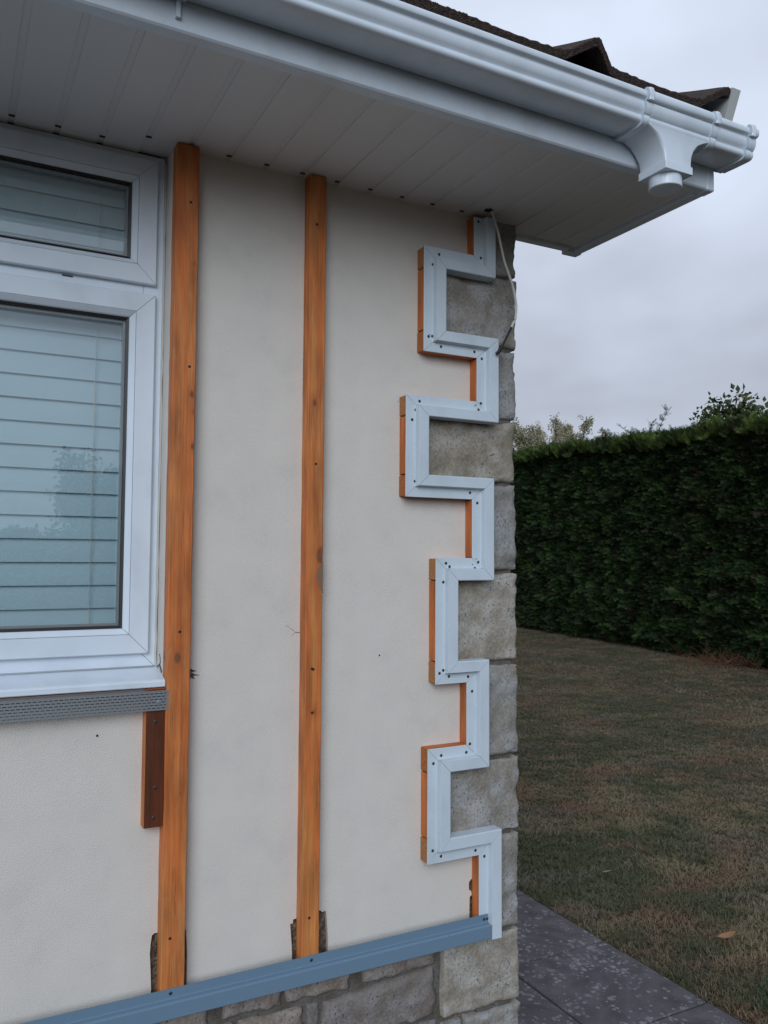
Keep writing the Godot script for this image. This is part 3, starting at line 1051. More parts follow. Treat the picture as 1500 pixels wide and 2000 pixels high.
func bar(o: Node3D, x0: float, x1: float, y0: float, y1: float, z1: float, m: Material, sd: int) -> void:
	# sawn batten: slightly wavy arrises
	var n := FastNoiseLite.new()
	n.seed = sd
	n.frequency = 1.0
	var rings := []
	for i in 61:
		var y := lerpf(y0, y1, i / 60.0)
		var j := func(k: float) -> float: return 0.0011 * n.get_noise_2d(y * 7.0, k * 17.0) + 0.0006 * n.get_noise_2d(y * 60.0, k * 9.0)
		var c := 0.0022
		rings.append(PackedVector3Array([Vector3(x0 + j.call(1.0), y, 0.0004), Vector3(x0 + j.call(1.0), y, z1 - c), Vector3(x0 + c + j.call(1.0), y, z1 + j.call(3.0) * 0.4), Vector3(x1 - c + j.call(2.0), y, z1 + j.call(3.0) * 0.4), Vector3(x1 + j.call(2.0), y, z1 - c), Vector3(x1 + j.call(2.0), y, 0.0004)]))
	var st := start()
	loft(st, rings)
	part("timber", finish(st), o, m)


func stepped_trim() -> void:
	# outer (render side) and inner (stone side) lines of the trim, from the soffit to the base rail
	var fx := [1.334, 1.165, 1.344, 1.109, 1.3285, 1.207, 1.3105, 1.1832, 1.353]
	var fy := [2.378, 2.0755, 1.948, 1.663, 1.495, 1.1435, 0.969, 0.658]
	var nx := [1.3995, 1.2295, 1.410, 1.1742, 1.3938, 1.2716, 1.3768, 1.2476, 1.4195]
	var ny := [2.3145, 2.137, 1.8885, 1.7255, 1.431, 1.2065, 0.9038, 0.726]
	var f := [Vector2(fx[0], SOFFIT - 0.0145)]
	var n := [Vector2(nx[0], SOFFIT - 0.0145)]
	for i in 8:
		f.append_array([Vector2(fx[i], fy[i]), Vector2(fx[i + 1], fy[i])])
		n.append_array([Vector2(nx[i], ny[i]), Vector2(nx[i + 1], ny[i])])
	f.append(Vector2(fx[8], 0.425))
	n.append(Vector2(nx[8], 0.425))
	var t := thing("edge_trim", "white stepped plastic trim zigzagging round the stone quoins", "trim")
	var prof := [[0.0, 0.0372], [0.0, 0.0388], [0.012, 0.0394], [0.44, 0.0394], [0.455, 0.0402], [0.50, 0.0555], [0.515, 0.0568], [0.955, 0.0572], [0.985, 0.0562], [1.0, 0.0535], [1.0, 0.0165], [0.975, 0.0165], [0.975, 0.0372]]
	for i in 17:
		var a := PackedVector3Array()
		var b := PackedVector3Array()
		var along: Vector2 = (f[i + 1] - f[i]).normalized() * 0.00055
		for p in prof:
			var pa: Vector2 = f[i].lerp(n[i], p[0]) + along
			var pb: Vector2 = f[i + 1].lerp(n[i + 1], p[0]) - along
			if i == 16:
				# the flange is cut away where the base rail runs past it
				if p[0] < 0.5:
					pb.y = 0.47
			a.append(Vector3(pa.x, pa.y, p[1]))
			b.append(Vector3(pb.x, pb.y, p[1]))
		var st := start()
		loft(st, [a, b])
		part("trim_length", finish(st), t, M.trim)
	var sc := [[1.3486, 2.4815], [1.3577, 2.3741], [1.2142, 2.3591], [1.1935, 2.3263], [1.1802, 2.1178], [1.1923, 2.1201], [1.207, 2.1062], [1.2213, 2.0939], [1.3351, 2.0929], [1.3609, 2.0754], [1.3576, 1.9439], [1.3494, 1.9244], [1.1516, 1.9311], [1.1394, 1.9055], [1.1282, 1.8773], [1.1382, 1.7064], [1.3204, 1.6819], [1.3455, 1.6534], [1.2398, 1.4801], [1.2517, 1.4704], [1.3488, 1.4833], [1.3373, 1.4657], [1.2311, 1.4271], [1.2198, 1.1746], [1.2319, 1.182], [1.2505, 1.1642], [1.3146, 1.1596], [1.3281, 1.1177], [1.321, 0.9711], [1.3089, 0.9488], [1.2261, 0.9486], [1.2009, 0.9293], [1.1996, 0.6941], [1.2263, 0.6751], [1.3401, 0.6733], [1.3704, 0.6521]]
	for s in sc:
		part("screw", M.screw_mesh, t, null, Vector3(s[0], s[1], 0.0392))
	for s in [[1.1842, 2.1236], [1.3374, 1.9348], [1.3422, 1.4924], [1.329, 1.4766], [1.2386, 1.2004], [1.2649, 1.1726], [1.3405, 1.9375]]:
		part("drill_hole", disc(Vector3(s[0], s[1], 0.0385), 0.002, 0.0012, 8), t, M.recess)
	# orange packing timbers behind: the level ones run through, the upright ones fit between
	var pk := thing("timber_packing", "orange timber packing pieces behind the white zigzag trim", "packing")
	var mv := wood_mat(304, [], true, 0.75)
	var mh := wood_mat(305, [], false, 0.75)
	var endg := mat(lin(0.5, 0.225, 0.085), 0.85)
	endg.albedo_texture = noise_tex(0.03, 4, 256, 71, [[0.0, Color(0.8, 0.77, 0.74)], [1.0, Color(1, 1, 1)]])
	triplanar(endg, Vector3(6, 14, 9))
	var endg2 := endg.duplicate()
	endg2.albedo_color = lin(0.5, 0.17, 0.05)
	for i in 8:
		var down: bool = n[1 + 2 * i].y < f[1 + 2 * i].y
		var y0: float = (ny[i] if down else fy[i]) + (0.0018 if down else 0.002)
		var y1: float = (fy[i] if down else ny[i]) - (0.002 if down else 0.0018)
		var x0: float = minf(fx[i], fx[i + 1]) + 0.0012
		var x1: float = maxf(nx[i], nx[i + 1]) - 0.012
		if i == 6:
			y1 += 0.003
		part("packing_piece", box_mesh(Vector3(x0 + 0.0006, y0, 0.0004), Vector3(x1, y1, 0.0368), 0.001), pk, mh)
		part("sawn_end", box_mesh(Vector3(x0 - 0.0008, y0 + 0.0015, 0.001), Vector3(x0 + 0.0008, y1 - 0.0015, 0.0362)), pk, endg if i in [0, 2, 4, 5, 7] else endg2)
	for i in 9:
		var hi: float = SOFFIT - 0.01 if i == 0 else minf(fy[i - 1], ny[i - 1])
		var lo: float = 0.455 if i == 8 else maxf(fy[i], ny[i])
		part("packing_piece", box_mesh(Vector3(fx[i] + 0.0012, lo + 0.0014, 0.0004), Vector3(nx[i] - 0.014, hi - 0.0014, 0.0366), 0.0008), pk, mv)


func rail_and_vent() -> void:
	var r := thing("starter_rail", "blue grey starter rail screwed across the wall base above stone plinth", "rail")
	var st := start()
	along_x(st, [Vector2(0.0408, 0.4925), Vector2(0.0424, 0.4925), Vector2(0.0424, 0.4705), Vector2(0.0432, 0.4692), Vector2(0.0520, 0.4672), Vector2(0.0545, 0.4656), Vector2(0.0556, 0.4632), Vector2(0.0557, 0.4305), Vector2(0.0548, 0.429), Vector2(0.044, 0.429), Vector2(0.044, 0.4305), Vector2(0.0535, 0.4312), Vector2(0.0537, 0.4645), Vector2(0.0408, 0.4665)], -4.0, 1.381)
	part("profile", finish(st), r, M.rail)
	var e := start()
	along_x(e, [Vector2(0.0538, 0.4648), Vector2(0.0556, 0.4648), Vector2(0.0556, 0.4292), Vector2(0.0538, 0.4292)], 1.381, 1.3915)
	part("lip_end", finish(e), r, M.rail)
	for s in [[0.4888, 0.482], [0.8421, 0.481], [1.3671, 0.4798], [1.3775, 0.4792]]:
		part("screw", M.screw_mesh, r, null, Vector3(s[0], s[1], 0.0424))
	# perforated vent strip under the sill
	var v := thing("vent_strip", "perforated silver metal vent strip under the white window sill", "vent strip")
	var x1 := 0.4715
	var x0 := -0.72
	var y0 := 1.1345
	var y1 := 1.179
	var zf := 0.0405
	var zb := 0.0393
	var s2 := start()
	var rows := 6
	var ph := (y1 - y0 - 0.004) / rows
	# solid bars above and below each row of slots, then the webs between the slots
	for k in rows + 1:
		var yc: float = y0 + 0.002 + k * ph
		box(s2, Vector3(x0, maxf(yc - 0.0024, y0), zb), Vector3(x1, minf(yc + 0.0024, y1), zf))
	for k in rows:
		var ya: float = y0 + 0.002 + k * ph + 0.0024
		var yb: float = y0 + 0.002 + (k + 1) * ph - 0.0024
		var x: float = x1 - (0.0055 if k % 2 == 0 else 0.0)
		while x > x0:
			box(s2, Vector3(maxf(x - 0.0026, x0), ya, zb), Vector3(minf(x, x1), yb, zf))
			x -= 0.011
	box(s2, Vector3(x0, y1 - 0.0002, 0.012), Vector3(x1, y1 + 0.0012, zf + 0.0008))
	part("perforated_face", finish(s2), v, M.alu)
	part("screw", M.bright_screw, v, null, Vector3(0.4485, 1.154, zf))
	# loose cable out of the soffit
	var c := thing("cable", "loose white cable hanging from the soffit over the corner stones", "cable")
	var pts := [Vector3(1.365, 2.52, 0.071), Vector3(1.3776, 2.5, 0.07), Vector3(1.3958, 2.4534, 0.07), Vector3(1.4195, 2.366, 0.07), Vector3(1.4345, 2.332, 0.07), Vector3(1.449, 2.302, 0.069), Vector3(1.459, 2.266, 0.069), Vector3(1.4638, 2.2352, 0.069), Vector3(1.459, 2.2, 0.07), Vector3(1.4445, 2.1719, 0.07)]
	var cv := Curve3D.new()
	for i in pts.size():
		var tan: Vector3 = (pts[mini(i + 1, pts.size() - 1)] - pts[maxi(i - 1, 0)]) * 0.17
		cv.add_point(pts[i], -tan, tan)
	var line := []
	for i in 49:
		line.append(cv.sample_baked(cv.get_baked_length() * i / 48.0))
	var cs := start()
	tube(cs, line, 0.0036, 10)
	part("sheath", finish(cs), c, M.cable)
	var es := start()
	tube(es, [Vector3(1.4455, 2.1735, 0.07), Vector3(1.4375, 2.158, 0.07), Vector3(1.4245, 2.135, 0.07), Vector3(1.411, 2.1105, 0.069)], 0.0034, 8)
	tube(es, [Vector3(1.412, 2.112, 0.069), Vector3(1.4, 2.094, 0.068), Vector3(1.394, 2.0885, 0.066)], 0.0052, 8)
	part("black_tail", finish(es), c, M.black)


func blind() -> void:
	var v := thing("venetian_blind", "closed white venetian blind hanging behind the window glass", "blind")
	var ring0 := PackedVector3Array()
	var ring1 := PackedVector3Array()
	var prof := []
	for i in 7:
		var s := i / 6.0
		prof.append(Vector2(lerpf(-0.0055, 0.0045, s) + 0.002 * sin(PI * s), lerpf(0.0305, -0.0295, s)))
	for i in 7:
		var q: Vector2 = prof[6 - i]
		prof.append(q + Vector2(-0.0028, 0.0))
	for q in prof:
		ring0.append(Vector3(-0.70, q.y, q.x))
		ring1.append(Vector3(0.41, q.y, q.x))
	var st := start()
	loft(st, [ring0, ring1])
	var slat := finish(st)
	for i in 21:
		part("slat", slat, v, M.blind, Vector3(0, 1.367 + 0.0285 + 0.0567 * (i - 1), -0.14))
	for x in [0.312, -0.15, -0.6]:
		var t := start()
		tube(t, [Vector3(x, 1.25, -0.1275), Vector3(x, 2.5, -0.1275)], 0.0011, 6)
		part("ladder_cord", finish(t), v, M.cable)
	part("head_rail", box_mesh(Vector3(-0.70, 2.465, -0.165), Vector3(0.41, 2.505, -0.115)), v, M.blind)


# ---------------------------------------------------------------- ground and planting
func ground() -> void:
	var st := start()
	var n := 40
	var t := PackedVector3Array()
	st.set_smooth_group(0)
	for q in [[-150.0, -150.0, 150.0, 150.0]]:
		for v in [Vector3(q[0], -0.012, q[1]), Vector3(q[2], -0.012, q[1]), Vector3(q[2], -0.012, q[3]), Vector3(q[0], -0.012, q[1]), Vector3(q[2], -0.012, q[3]), Vector3(q[0], -0.012, q[3])]:
			st.add_vertex(v)
	var o := part("lawn", finish(st), self, M.lawn)
	o.set_meta("kind", "structure")
	var p := group_node("path", self)
	p.set_meta("kind", "structure")
	part("joint_bed", box_mesh(Vector3(1.49, -0.06, -8.1), Vector3(2.325, -0.008, 1.2)), p, M.joint)
	var slab := func(w: float, d: float, sd: int) -> ArrayMesh:
		rng.seed = sd
		var s := start()
		box(s, Vector3(0, -0.05, 0), Vector3(w, 0, d), 0.004)
		return finish(s)
	var wide: ArrayMesh = slab.call(0.462, 0.494, 1)
	var narrow: ArrayMesh = slab.call(0.335, 0.494, 2)
	rng.seed = 4
	for i in 18:
		var z := -0.019 - 0.5 * (i - 1)
		part("paving_slab", wide, p, M.slab, Vector3(1.862 + rng.randf_range(-0.002, 0.002), rng.randf_range(-0.003, 0.001), z - 0.497))
		part("paving_slab", narrow, p, M.slab, Vector3(1.517, rng.randf_range(-0.004, 0.0), z - 0.5 - 0.03))
	part("joint_bed", box_mesh(Vector3(-4.0, -0.06, 0.03), Vector3(1.488, -0.008, 1.2)), p, M.joint)
	for i in 11:
		for k in 2:
			part("paving_slab", wide, p, M.slab, Vector3(1.02 - 0.47 * i, rng.randf_range(-0.003, 0.0), 0.05 + 0.5 * k))


func scatter(called: String, parent: Node, mesh: Mesh, m: Material, xf: Array, cols: Array) -> MultiMeshInstance3D:
	var mm := MultiMesh.new()
	mm.transform_format = MultiMesh.TRANSFORM_3D
	mm.use_colors = true
	mm.mesh = mesh
	mm.instance_count = xf.size()
	for i in xf.size():
		mm.set_instance_transform(i, xf[i])
		mm.set_instance_color(i, cols[i])
	var o := MultiMeshInstance3D.new()
	o.multimesh = mm
	o.material_override = m
	put(o, called, parent)
	o.set_meta("kind", "stuff")
	return o


func blade_clump(sd: int) -> ArrayMesh:
	rng.seed = sd
	var st := start()
	st.set_smooth_group(-1)
	for i in 11:
		var a := rng.randf() * TAU
		var root := Vector3(rng.randf_range(-0.02, 0.02), 0, rng.randf_range(-0.02, 0.02))
		var lean := Vector3(cos(a), 0, sin(a)) * rng.randf_range(0.012, 0.034)
		var side := Vector3(-sin(a), 0, cos(a)) * rng.randf_range(0.0011, 0.0019)
		var h := rng.randf_range(0.006, 0.017)
		var mid := root + lean * 0.4 + Vector3(0, h * 0.65, 0)
		var tip := root + lean + Vector3(0, h, 0)
		for v in [root - side, root + side, mid + side, root - side, mid + side, mid - side, mid - side, mid + side, tip]:
			st.set_color(Color.WHITE)
			st.add_vertex(v)
	return finish(st)


func grass() -> void:
	var n := FastNoiseLite.new()
	n.seed = 91
	n.frequency = 1.0
	n.fractal_octaves = 4
	var xf := []
	var cols := []
	rng.seed = 92
	for zone in [[2.34, 4.6, -3.6, 0.9, 1900.0], [4.6, 7.0, -6.5, -0.5, 1000.0], [2.34, 4.6, -6.5, -3.6, 1000.0], [2.34, 11.2, -13.5, -6.5, 390.0], [7.0, 9.8, -6.5, -2.0, 390.0]]:
		var count := int((zone[1] - zone[0]) * (zone[3] - zone[2]) * zone[4])
		for i in count:
			var x := rng.randf_range(zone[0], zone[1])
			var z := rng.randf_range(zone[2], zone[3])
			if x < 2.337 + 0.02 * n.get_noise_1d(z * 5.0):
				continue
			var a := n.get_noise_2d(x * 0.55, z * 0.8)
			var b := n.get_noise_2d(x * 2.2 + 50.0, z * 3.0)
			var dry := clampf(0.52 + 1.5 * a + 1.5 * b + rng.randf_range(-0.22, 0.22), 0.0, 1.0)
			var red := clampf(0.35 + 2.2 * n.get_noise_2d(x * 0.9 - 80.0, z * 1.5), 0.0, 1.0)
			var ash := smoothstep(0.05, 0.4, n.get_noise_2d(x * 1.1 + 160.0, z * 1.7))
			var brown := Vector3(0.205, 0.16, 0.088).lerp(Vector3(0.19, 0.115, 0.07), red)
			var c := Vector3(0.074, 0.082, 0.036).lerp(brown, dry).lerp(Vector3(0.155, 0.135, 0.108), ash * 0.42) * rng.randf_range(0.85, 1.15)
			if rng.randf() < 0.03:
				c = Vector3(0.19, 0.16, 0.11)
			var s := rng.randf_range(0.7, 1.3) * (1.25 if zone[4] < 400.0 else 1.0)
			var bs := Basis(Vector3.UP, rng.randf() * TAU).scaled(Vector3(s, s * rng.randf_range(0.7, 1.2), s))
			xf.append(Transform3D(bs, Vector3(x, -0.012, z)))
			cols.append(Color(c.x, c.y, c.z))
	# greener tuft at the edge of the paving
	for i in 60:
		var g := rng.randf_range(0.8, 1.3)
		xf.append(Transform3D(Basis(Vector3.UP, rng.randf() * TAU).scaled(Vector3(1.3, 1.9, 1.3)), Vector3(2.56 + rng.randfn() * 0.06, -0.012, 0.10 + rng.randfn() * 0.07)))
		cols.append(Color(0.042 * g, 0.062 * g, 0.022 * g))
	scatter("grass", self, blade_clump(93), M.grass, xf, cols)
	get_node("grass").set_meta("label", "short dry patchy brown and green grass of the lawn")
	get_node("grass").set_meta("category", "grass")


func spray_mesh(sd: int) -> ArrayMesh:
	# a flat frond of scale-leaved conifer, growing along +Z
	rng.seed = sd
	var st := start()
	st.set_smooth_group(-1)
	st.set_color(Color.WHITE)
	var tri := func(a: Vector3, b: Vector3, c: Vector3) -> void:
		for v in [a, b, c]:
			st.add_vertex(v)
	tri.call(Vector3(-0.004, 0, 0), Vector3(0.004, 0, 0), Vector3(0, -0.02, 0.2))
	for i in 9:
		var z := 0.015 + 0.0195 * i
		var len := 0.085 * (1.0 - 0.075 * i) * rng.randf_range(0.75, 1.2)
		for s in [-1.0, 1.0]:
			var root := Vector3(0, -0.02 * (z / 0.2) * (z / 0.2), z)
			var tip := root + Vector3(s * len * 0.72, rng.randf_range(-0.02, 0.012), len * 0.75)
			var side: Vector3 = (tip - root).cross(Vector3.UP).normalized() * 0.0055
			var mid: Vector3 = root.lerp(tip, 0.45)
			tri.call(root, mid + side, tip)
			tri.call(root, tip, mid - side)
	return finish(st)


func leaf_mesh(n_leaves: int, spread: float, size: float, sd: int) -> ArrayMesh:
	rng.seed = sd
	var st := start()
	st.set_smooth_group(-1)
	st.set_color(Color.WHITE)
	for i in n_leaves:
		var d := Vector3(rng.randfn(), rng.randfn(), rng.randfn()).normalized()
		var c := d * spread * rng.randf_range(0.3, 1.0)
		var out := (d + Vector3(rng.randfn(), rng.randfn(), rng.randfn()) * 0.5).normalized()
		var side := out.cross(Vector3(rng.randfn(), rng.randfn(), rng.randfn())).normalized()
		var fold := out.cross(side) * size * 0.12
		var tip := c + out * size
		var mid := c + out * size * 0.42
		for v in [c, mid + side * size * 0.34 + fold, tip, c, tip, mid - side * size * 0.34 + fold]:
			st.add_vertex(v)
	return finish(st)


func hedge_top(z: float) -> float:
	return 3.40 + clampf((-z - 6.0) * 0.055, -0.1, 0.45)


func hedge_x(z: float) -> float:
	return 9.62 - 0.16 * (z + 5.8)


func hedge() -> void:
	var h := thing("hedge", "tall dark clipped conifer hedge along the far side of the lawn", "hedge")
	var n := FastNoiseLite.new()
	n.seed = 15
	n.frequency = 1.0
	n.fractal_octaves = 3
	# the dim mass of twigs inside
	var rings := []
	for i in 60:
		var z := 5.0 - i * 0.55
		var x := hedge_x(z)
		var t := hedge_top(z) - 0.24
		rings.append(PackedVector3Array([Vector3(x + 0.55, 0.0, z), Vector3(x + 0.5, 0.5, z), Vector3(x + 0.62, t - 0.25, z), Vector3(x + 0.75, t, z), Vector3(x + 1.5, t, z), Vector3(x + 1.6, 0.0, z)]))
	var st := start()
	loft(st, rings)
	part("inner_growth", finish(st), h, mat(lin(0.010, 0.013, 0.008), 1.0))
	var xf := []
	var cols := []
	rng.seed = 16
	for i in 130000:
		var z := rng.randf_range(-17.0, 4.0)
		if i % 5 != 0:
			z = rng.randf_range(-14.5, -3.4)
		var ht := hedge_top(z)
		var top := rng.randf() < 0.2
		var pos: Vector3
		var dir: Vector3
		var lump: float
		if top:
			var d := rng.randf_range(-0.05, 1.3)
			lump = n.get_noise_2d(d * 2.0, z * 1.2) * 0.16 + n.get_noise_2d(d * 5.0, z * 4.5) * 0.1
			pos = Vector3(hedge_x(z) + 0.1 + d, ht - 0.12 + lump + rng.randf_range(-0.08, 0.05), z)
			dir = Vector3(-0.5 + rng.randfn() * 0.5, 0.7 + 0.4 * absf(rng.randfn()), rng.randfn() * 0.6)
		else:
			var y := pow(rng.randf(), 0.9) * (ht - 0.02) + 0.05
			lump = n.get_noise_2d(y * 1.7, z * 1.1) * 0.16 + n.get_noise_2d(y * 6.0 + 30.0, z * 3.0) * 0.09
			var taper := 0.05 * y + (0.12 * smoothstep(0.35, 0.0, y))
			pos = Vector3(hedge_x(z) + taper + 0.16 - lump + pow(rng.randf(), 2.0) * 0.14, y, z)
			dir = Vector3(-1.0, 0.15 + rng.randfn() * 0.3, rng.randfn() * 0.75)
		dir = dir.normalized()
		var side := dir.cross(Vector3.UP).normalized().rotated(dir, rng.randfn() * 0.5)
		var bs := Basis(side, dir.cross(side) * -1.0, dir)
		var s := rng.randf_range(0.45, 0.95)
		xf.append(Transform3D(bs.orthonormalized().scaled(Vector3(s, s, s)), pos))
		var g := clampf(0.5 + 1.2 * n.get_noise_2d(z * 2.2 + 9.0, pos.y * 2.2) + rng.randf_range(-0.35, 0.35), 0.0, 1.0)
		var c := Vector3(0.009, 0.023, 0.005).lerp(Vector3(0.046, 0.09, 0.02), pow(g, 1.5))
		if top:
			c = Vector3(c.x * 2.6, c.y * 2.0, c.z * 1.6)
		if rng.randf() < 0.02 or n.get_noise_2d(z * 1.6 - 70.0, pos.y * 2.4) > 0.42 and rng.randf() < 0.5:
			c = Vector3(0.055, 0.034, 0.018)
		cols.append(Color(c.x, c.y, c.z))
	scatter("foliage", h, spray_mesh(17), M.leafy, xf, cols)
	# unclipped leaders on top
	var lx := []
	var lc := []
	var ls := start()
	rng.seed = 18
	for k in [[-8.75, 0.3, -0.6], [-8.3, 0.34, -0.5], [-7.85, 0.46, 0.35], [-8.0, 0.3, 0.1]]:
		var p := Vector3(hedge_x(k[0]) + 0.3, hedge_top(k[0]) - 0.1, k[0])
		var pts := []
		for i in 7:
			var q := p + Vector3(-0.05 * i * 0.2, k[1] * i / 6.0, k[2] * pow(i / 6.0, 1.4) * 0.8)
			pts.append(q)
			for s in 4:
				var d := (Vector3(rng.randfn() * 0.5, 0.5, k[2] + rng.randfn() * 0.6)).normalized()
				var side := d.cross(Vector3.UP).normalized()
				lx.append(Transform3D(Basis(side, side.cross(d) * -1.0, d).orthonormalized().scaled(Vector3.ONE * rng.randf_range(0.35, 0.7)), q))
				lc.append(Color(0.05, 0.09, 0.04))
		tube(ls, pts, 0.008, 5, 0.003)
	part("leader_stems", finish(ls), h, M.bark)
	scatter("leader_foliage", h, spray_mesh(19), M.leafy, lx, lc)


func tree(called: String, label: String, at: Vector3, boughs: Array, leaf: ArrayMesh, per: int, spread: float, col_a: Vector3, col_b: Vector3, sd: int, trunk_r := 0.09) -> void:
	# boughs: tips relative to the foot; leaves gather round the outer half of each
	var t := thing(called, label, "tree" if called.ends_with("tree") else "shrub", "", at)
	rng.seed = sd
	var st := start()
	var xf := []
	var cols := []
	for b in boughs:
		var tip: Vector3 = b
		var pts := []
		for i in 7:
			var s := i / 6.0
			pts.append(Vector3(tip.x * pow(s, 1.6), tip.y * s, tip.z * pow(s, 1.6)) + Vector3(rng.randfn(), 0, rng.randfn()) * 0.04 * s)
		tube(st, pts, trunk_r * 0.5, 6, 0.012)
		for i in per:
			var s := pow(rng.randf(), 0.6)
			var k := s * 6.0
			var q: Vector3 = pts[int(minf(k, 5.0))].lerp(pts[int(minf(k, 5.0)) + 1], k - minf(floorf(k), 5.0))
			if s < 0.35:
				continue
			q += Vector3(rng.randfn(), rng.randfn() * 0.8, rng.randfn()) * spread
			var z := rng.randf_range(0.7, 1.3)
			xf.append(Transform3D(Basis(Vector3(rng.randfn(), rng.randfn(), rng.randfn()).normalized(), rng.randf() * TAU).scaled(Vector3.ONE * z), q))
			var c := col_a.lerp(col_b, rng.randf()) * rng.randf_range(0.75, 1.25)
			cols.append(Color(c.x, c.y, c.z))
	tube(st, [Vector3.ZERO, Vector3(0.02, 0.4, 0.01), Vector3(0, 0.9, 0)], trunk_r, 8, trunk_r * 0.6)
	part("trunk", finish(st), t, M.bark)
	scatter("crown", t, leaf, M.leafy, xf, cols)


func planting() -> void:
	rng.seed = 31
	var boughs := []
	for i in 64:
		boughs.append(Vector3(rng.randf_range(-1.0, 1.0), rng.randf_range(3.9, 5.1), rng.randf_range(-1.5, 0.95)))
	tree("pale_shrub", "pale grey green feathery shrub rising behind the hedge beside the stone corner", Vector3(14.2, 0, -15.1), boughs, leaf_mesh(14, 0.07, 0.05, 32), 190, 0.065, Vector3(0.22, 0.215, 0.13), Vector3(0.40, 0.36, 0.24), 33)
	boughs = []
	for i in 26:
		boughs.append(Vector3(rng.randf_range(-1.0, 1.0), rng.randf_range(3.6, 4.1), rng.randf_range(-0.95, 1.5)))
	tree("broadleaf_tree", "dark broad leaved tree with scalloped leaves above the hedge at its near end", Vector3(11.9, 0, -7.25), boughs, leaf_mesh(12, 0.13, 0.10, 34), 170, 0.11, Vector3(0.045, 0.07, 0.02), Vector3(0.085, 0.10, 0.032), 35)
	boughs = []
	for i in 4:
		boughs.append(Vector3(rng.randf_range(-0.2, 0.2), rng.randf_range(3.55, 3.85), rng.randf_range(-0.35, 0.3)))
	tree("sapling_tree", "thin leafy sapling poking above the hedge between conifer wisps and broadleaf tree", Vector3(11.6, 0, -8.5), boughs, leaf_mesh(8, 0.09, 0.11, 36), 46, 0.07, Vector3(0.035, 0.065, 0.02), Vector3(0.06, 0.085, 0.03), 37, 0.04)
	# what the window mirrors: the planting on the other side of the front garden
	boughs = []
	for i in 16:
		boughs.append(Vector3(rng.randf_range(-2.4, 2.2), rng.randf_range(2.0, 3.9), rng.randf_range(-1.0, 1.0)))
	tree("weeping_tree", "feathery tree mirrored in the lower window pane", Vector3(4.7, 0, 21.0), boughs, leaf_mesh(16, 0.2, 0.11, 38), 240, 0.26, Vector3(0.03, 0.045, 0.02), Vector3(0.06, 0.075, 0.03), 39)
	var h := thing("boundary_hedge", "low dark hedge mirrored along the bottom of the window pane", "hedge")
	part("inner_growth", box_mesh(Vector3(-24, 0, 23.2), Vector3(16, 2.0, 24.4)), h, mat(lin(0.02, 0.026, 0.016), 1.0))
	var xf := []
	var cols := []
	rng.seed = 40
	for i in 5000:
		var y := rng.randf_range(0.05, 2.15)
		xf.append(Transform3D(Basis(Vector3(rng.randfn(), rng.randfn(), rng.randfn()).normalized(), rng.randf() * TAU), Vector3(rng.randf_range(-24, 16), y, 23.15 + rng.randf_range(-0.15, 0.2) + (rng.randf() if y > 2.0 else 0.0))))
		var g := rng.randf_range(0.7, 1.3)
		cols.append(Color(0.03 * g, 0.05 * g, 0.02 * g))
	scatter("foliage", h, leaf_mesh(16, 0.22, 0.16, 41), M.leafy, xf, cols)


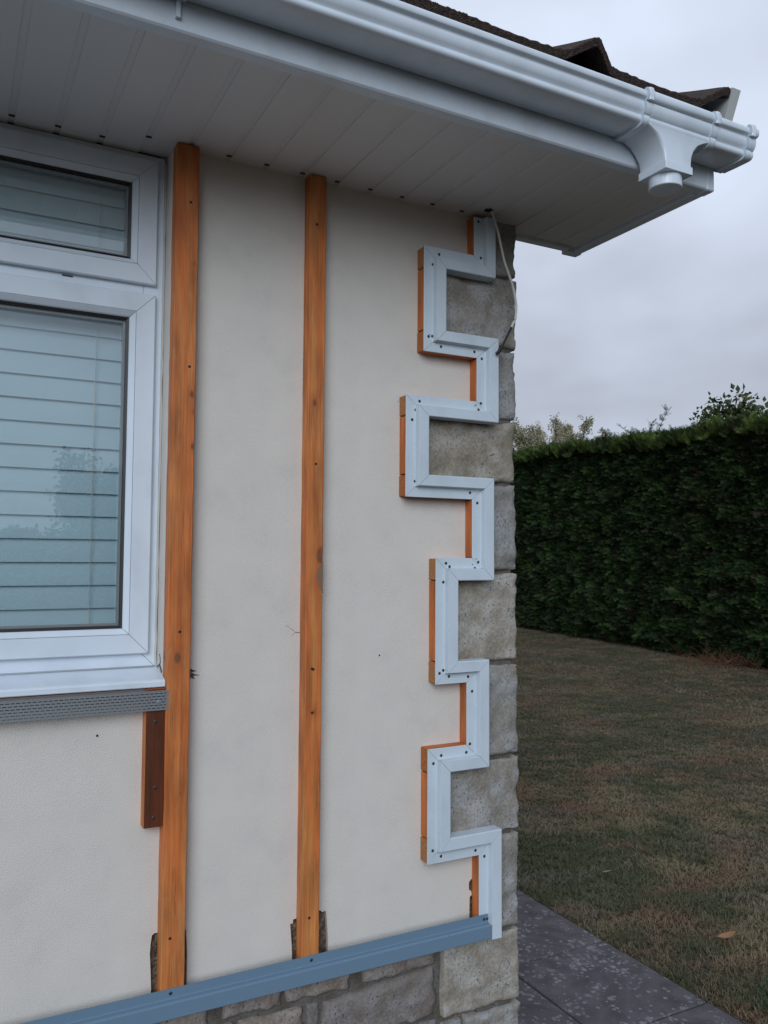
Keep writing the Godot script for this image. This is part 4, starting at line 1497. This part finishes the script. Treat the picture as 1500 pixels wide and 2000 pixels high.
func litter() -> void:
	# one large orange leaf, a few pale scraps
	var leaf := func(size: float, sd: int) -> ArrayMesh:
		rng.seed = sd
		var st := start()
		st.set_smooth_group(0)
		var rows := []
		for i in 9:
			var s := i / 8.0
			var w := size * 0.3 * pow(sin(PI * clampf(s * 0.96 + 0.02, 0, 1)), 0.8)
			var lift := size * (0.1 + 0.28 * s * s)
			rows.append([Vector3(-w, lift + size * 0.1, s * size), Vector3(0, lift, s * size), Vector3(w, lift + size * 0.06 + rng.randf_range(0, size * 0.03), s * size)])
		for i in 8:
			for k in 2:
				var a: Vector3 = rows[i][k]
				var b: Vector3 = rows[i][k + 1]
				var c: Vector3 = rows[i + 1][k + 1]
				var d: Vector3 = rows[i + 1][k]
				for v in [a, b, c, a, c, d]:
					st.add_vertex(v)
		return finish(st)
	var o := part("fallen_leaf", leaf.call(0.075, 1), self, mat(lin(0.33, 0.16, 0.07), 0.7), Vector3(2.715, 0.004, -0.31))
	o.rotation.y = 1.1
	tag(o, "large curled orange brown leaf lying on the lawn near the paving", "leaf")
	var pale := mat(lin(0.2, 0.17, 0.13), 0.8)
	for s in [[3.673, -2.489, 0.06, "pale scrap of leaf on the lawn beside the quoin corner"], [5.473, -3.021, 0.05, "pale leaf scrap out in the middle of the lawn"], [3.491, -1.311, 0.04, "small whitish leaf scrap in the dark patch of the lawn"], [2.789, -1.041, 0.05, "tan twig scrap on the lawn close to the paving edge"]]:
		var q := part("fallen_leaf", leaf.call(s[2], int(s[0] * 100)), self, pale, Vector3(s[0], 0.004, s[1]))
		q.rotation.y = s[0] * 7.0
		tag(q, s[3], "leaf")
	# dry clippings at the foot of the hedge
	rng.seed = 51
	var st := start()
	for i in 230:
		var p := Vector3(9.45 + rng.randfn() * 0.2, absf(rng.randfn()) * 0.06, -6.0 + rng.randfn() * 0.3)
		var d := Vector3(rng.randfn(), 0.25 + absf(rng.randfn()) * 0.4, rng.randfn()).normalized() * rng.randf_range(0.08, 0.3)
		tube(st, [p, p + d * 0.5 + Vector3(0, 0.01, 0), p + d], 0.0026, 3, 0.001)
	var c := part("dry_clippings", finish(st), self, mat(lin(0.16, 0.068, 0.036), 0.95))
	tag(c, "reddish brown heap of dry clippings at the foot of the hedge", "clippings")


func _ready() -> void:
	view_and_light()
	materials()
	ground()
	bungalow()
	M.screw_mesh = screw_mesh(0.0043)
	M.bright_screw = disc(Vector3.ZERO, 0.0042, 0.0018)
	M.bright_screw.surface_set_material(0, M.alu)
	M.hole = disc(Vector3.ZERO, 0.0036, 0.0004)
	M.hole.surface_set_material(0, M.recess)
	gutter()
	battens()
	stepped_trim()
	rail_and_vent()
	blind()
	hedge()
	planting()
	grass()
	litter()
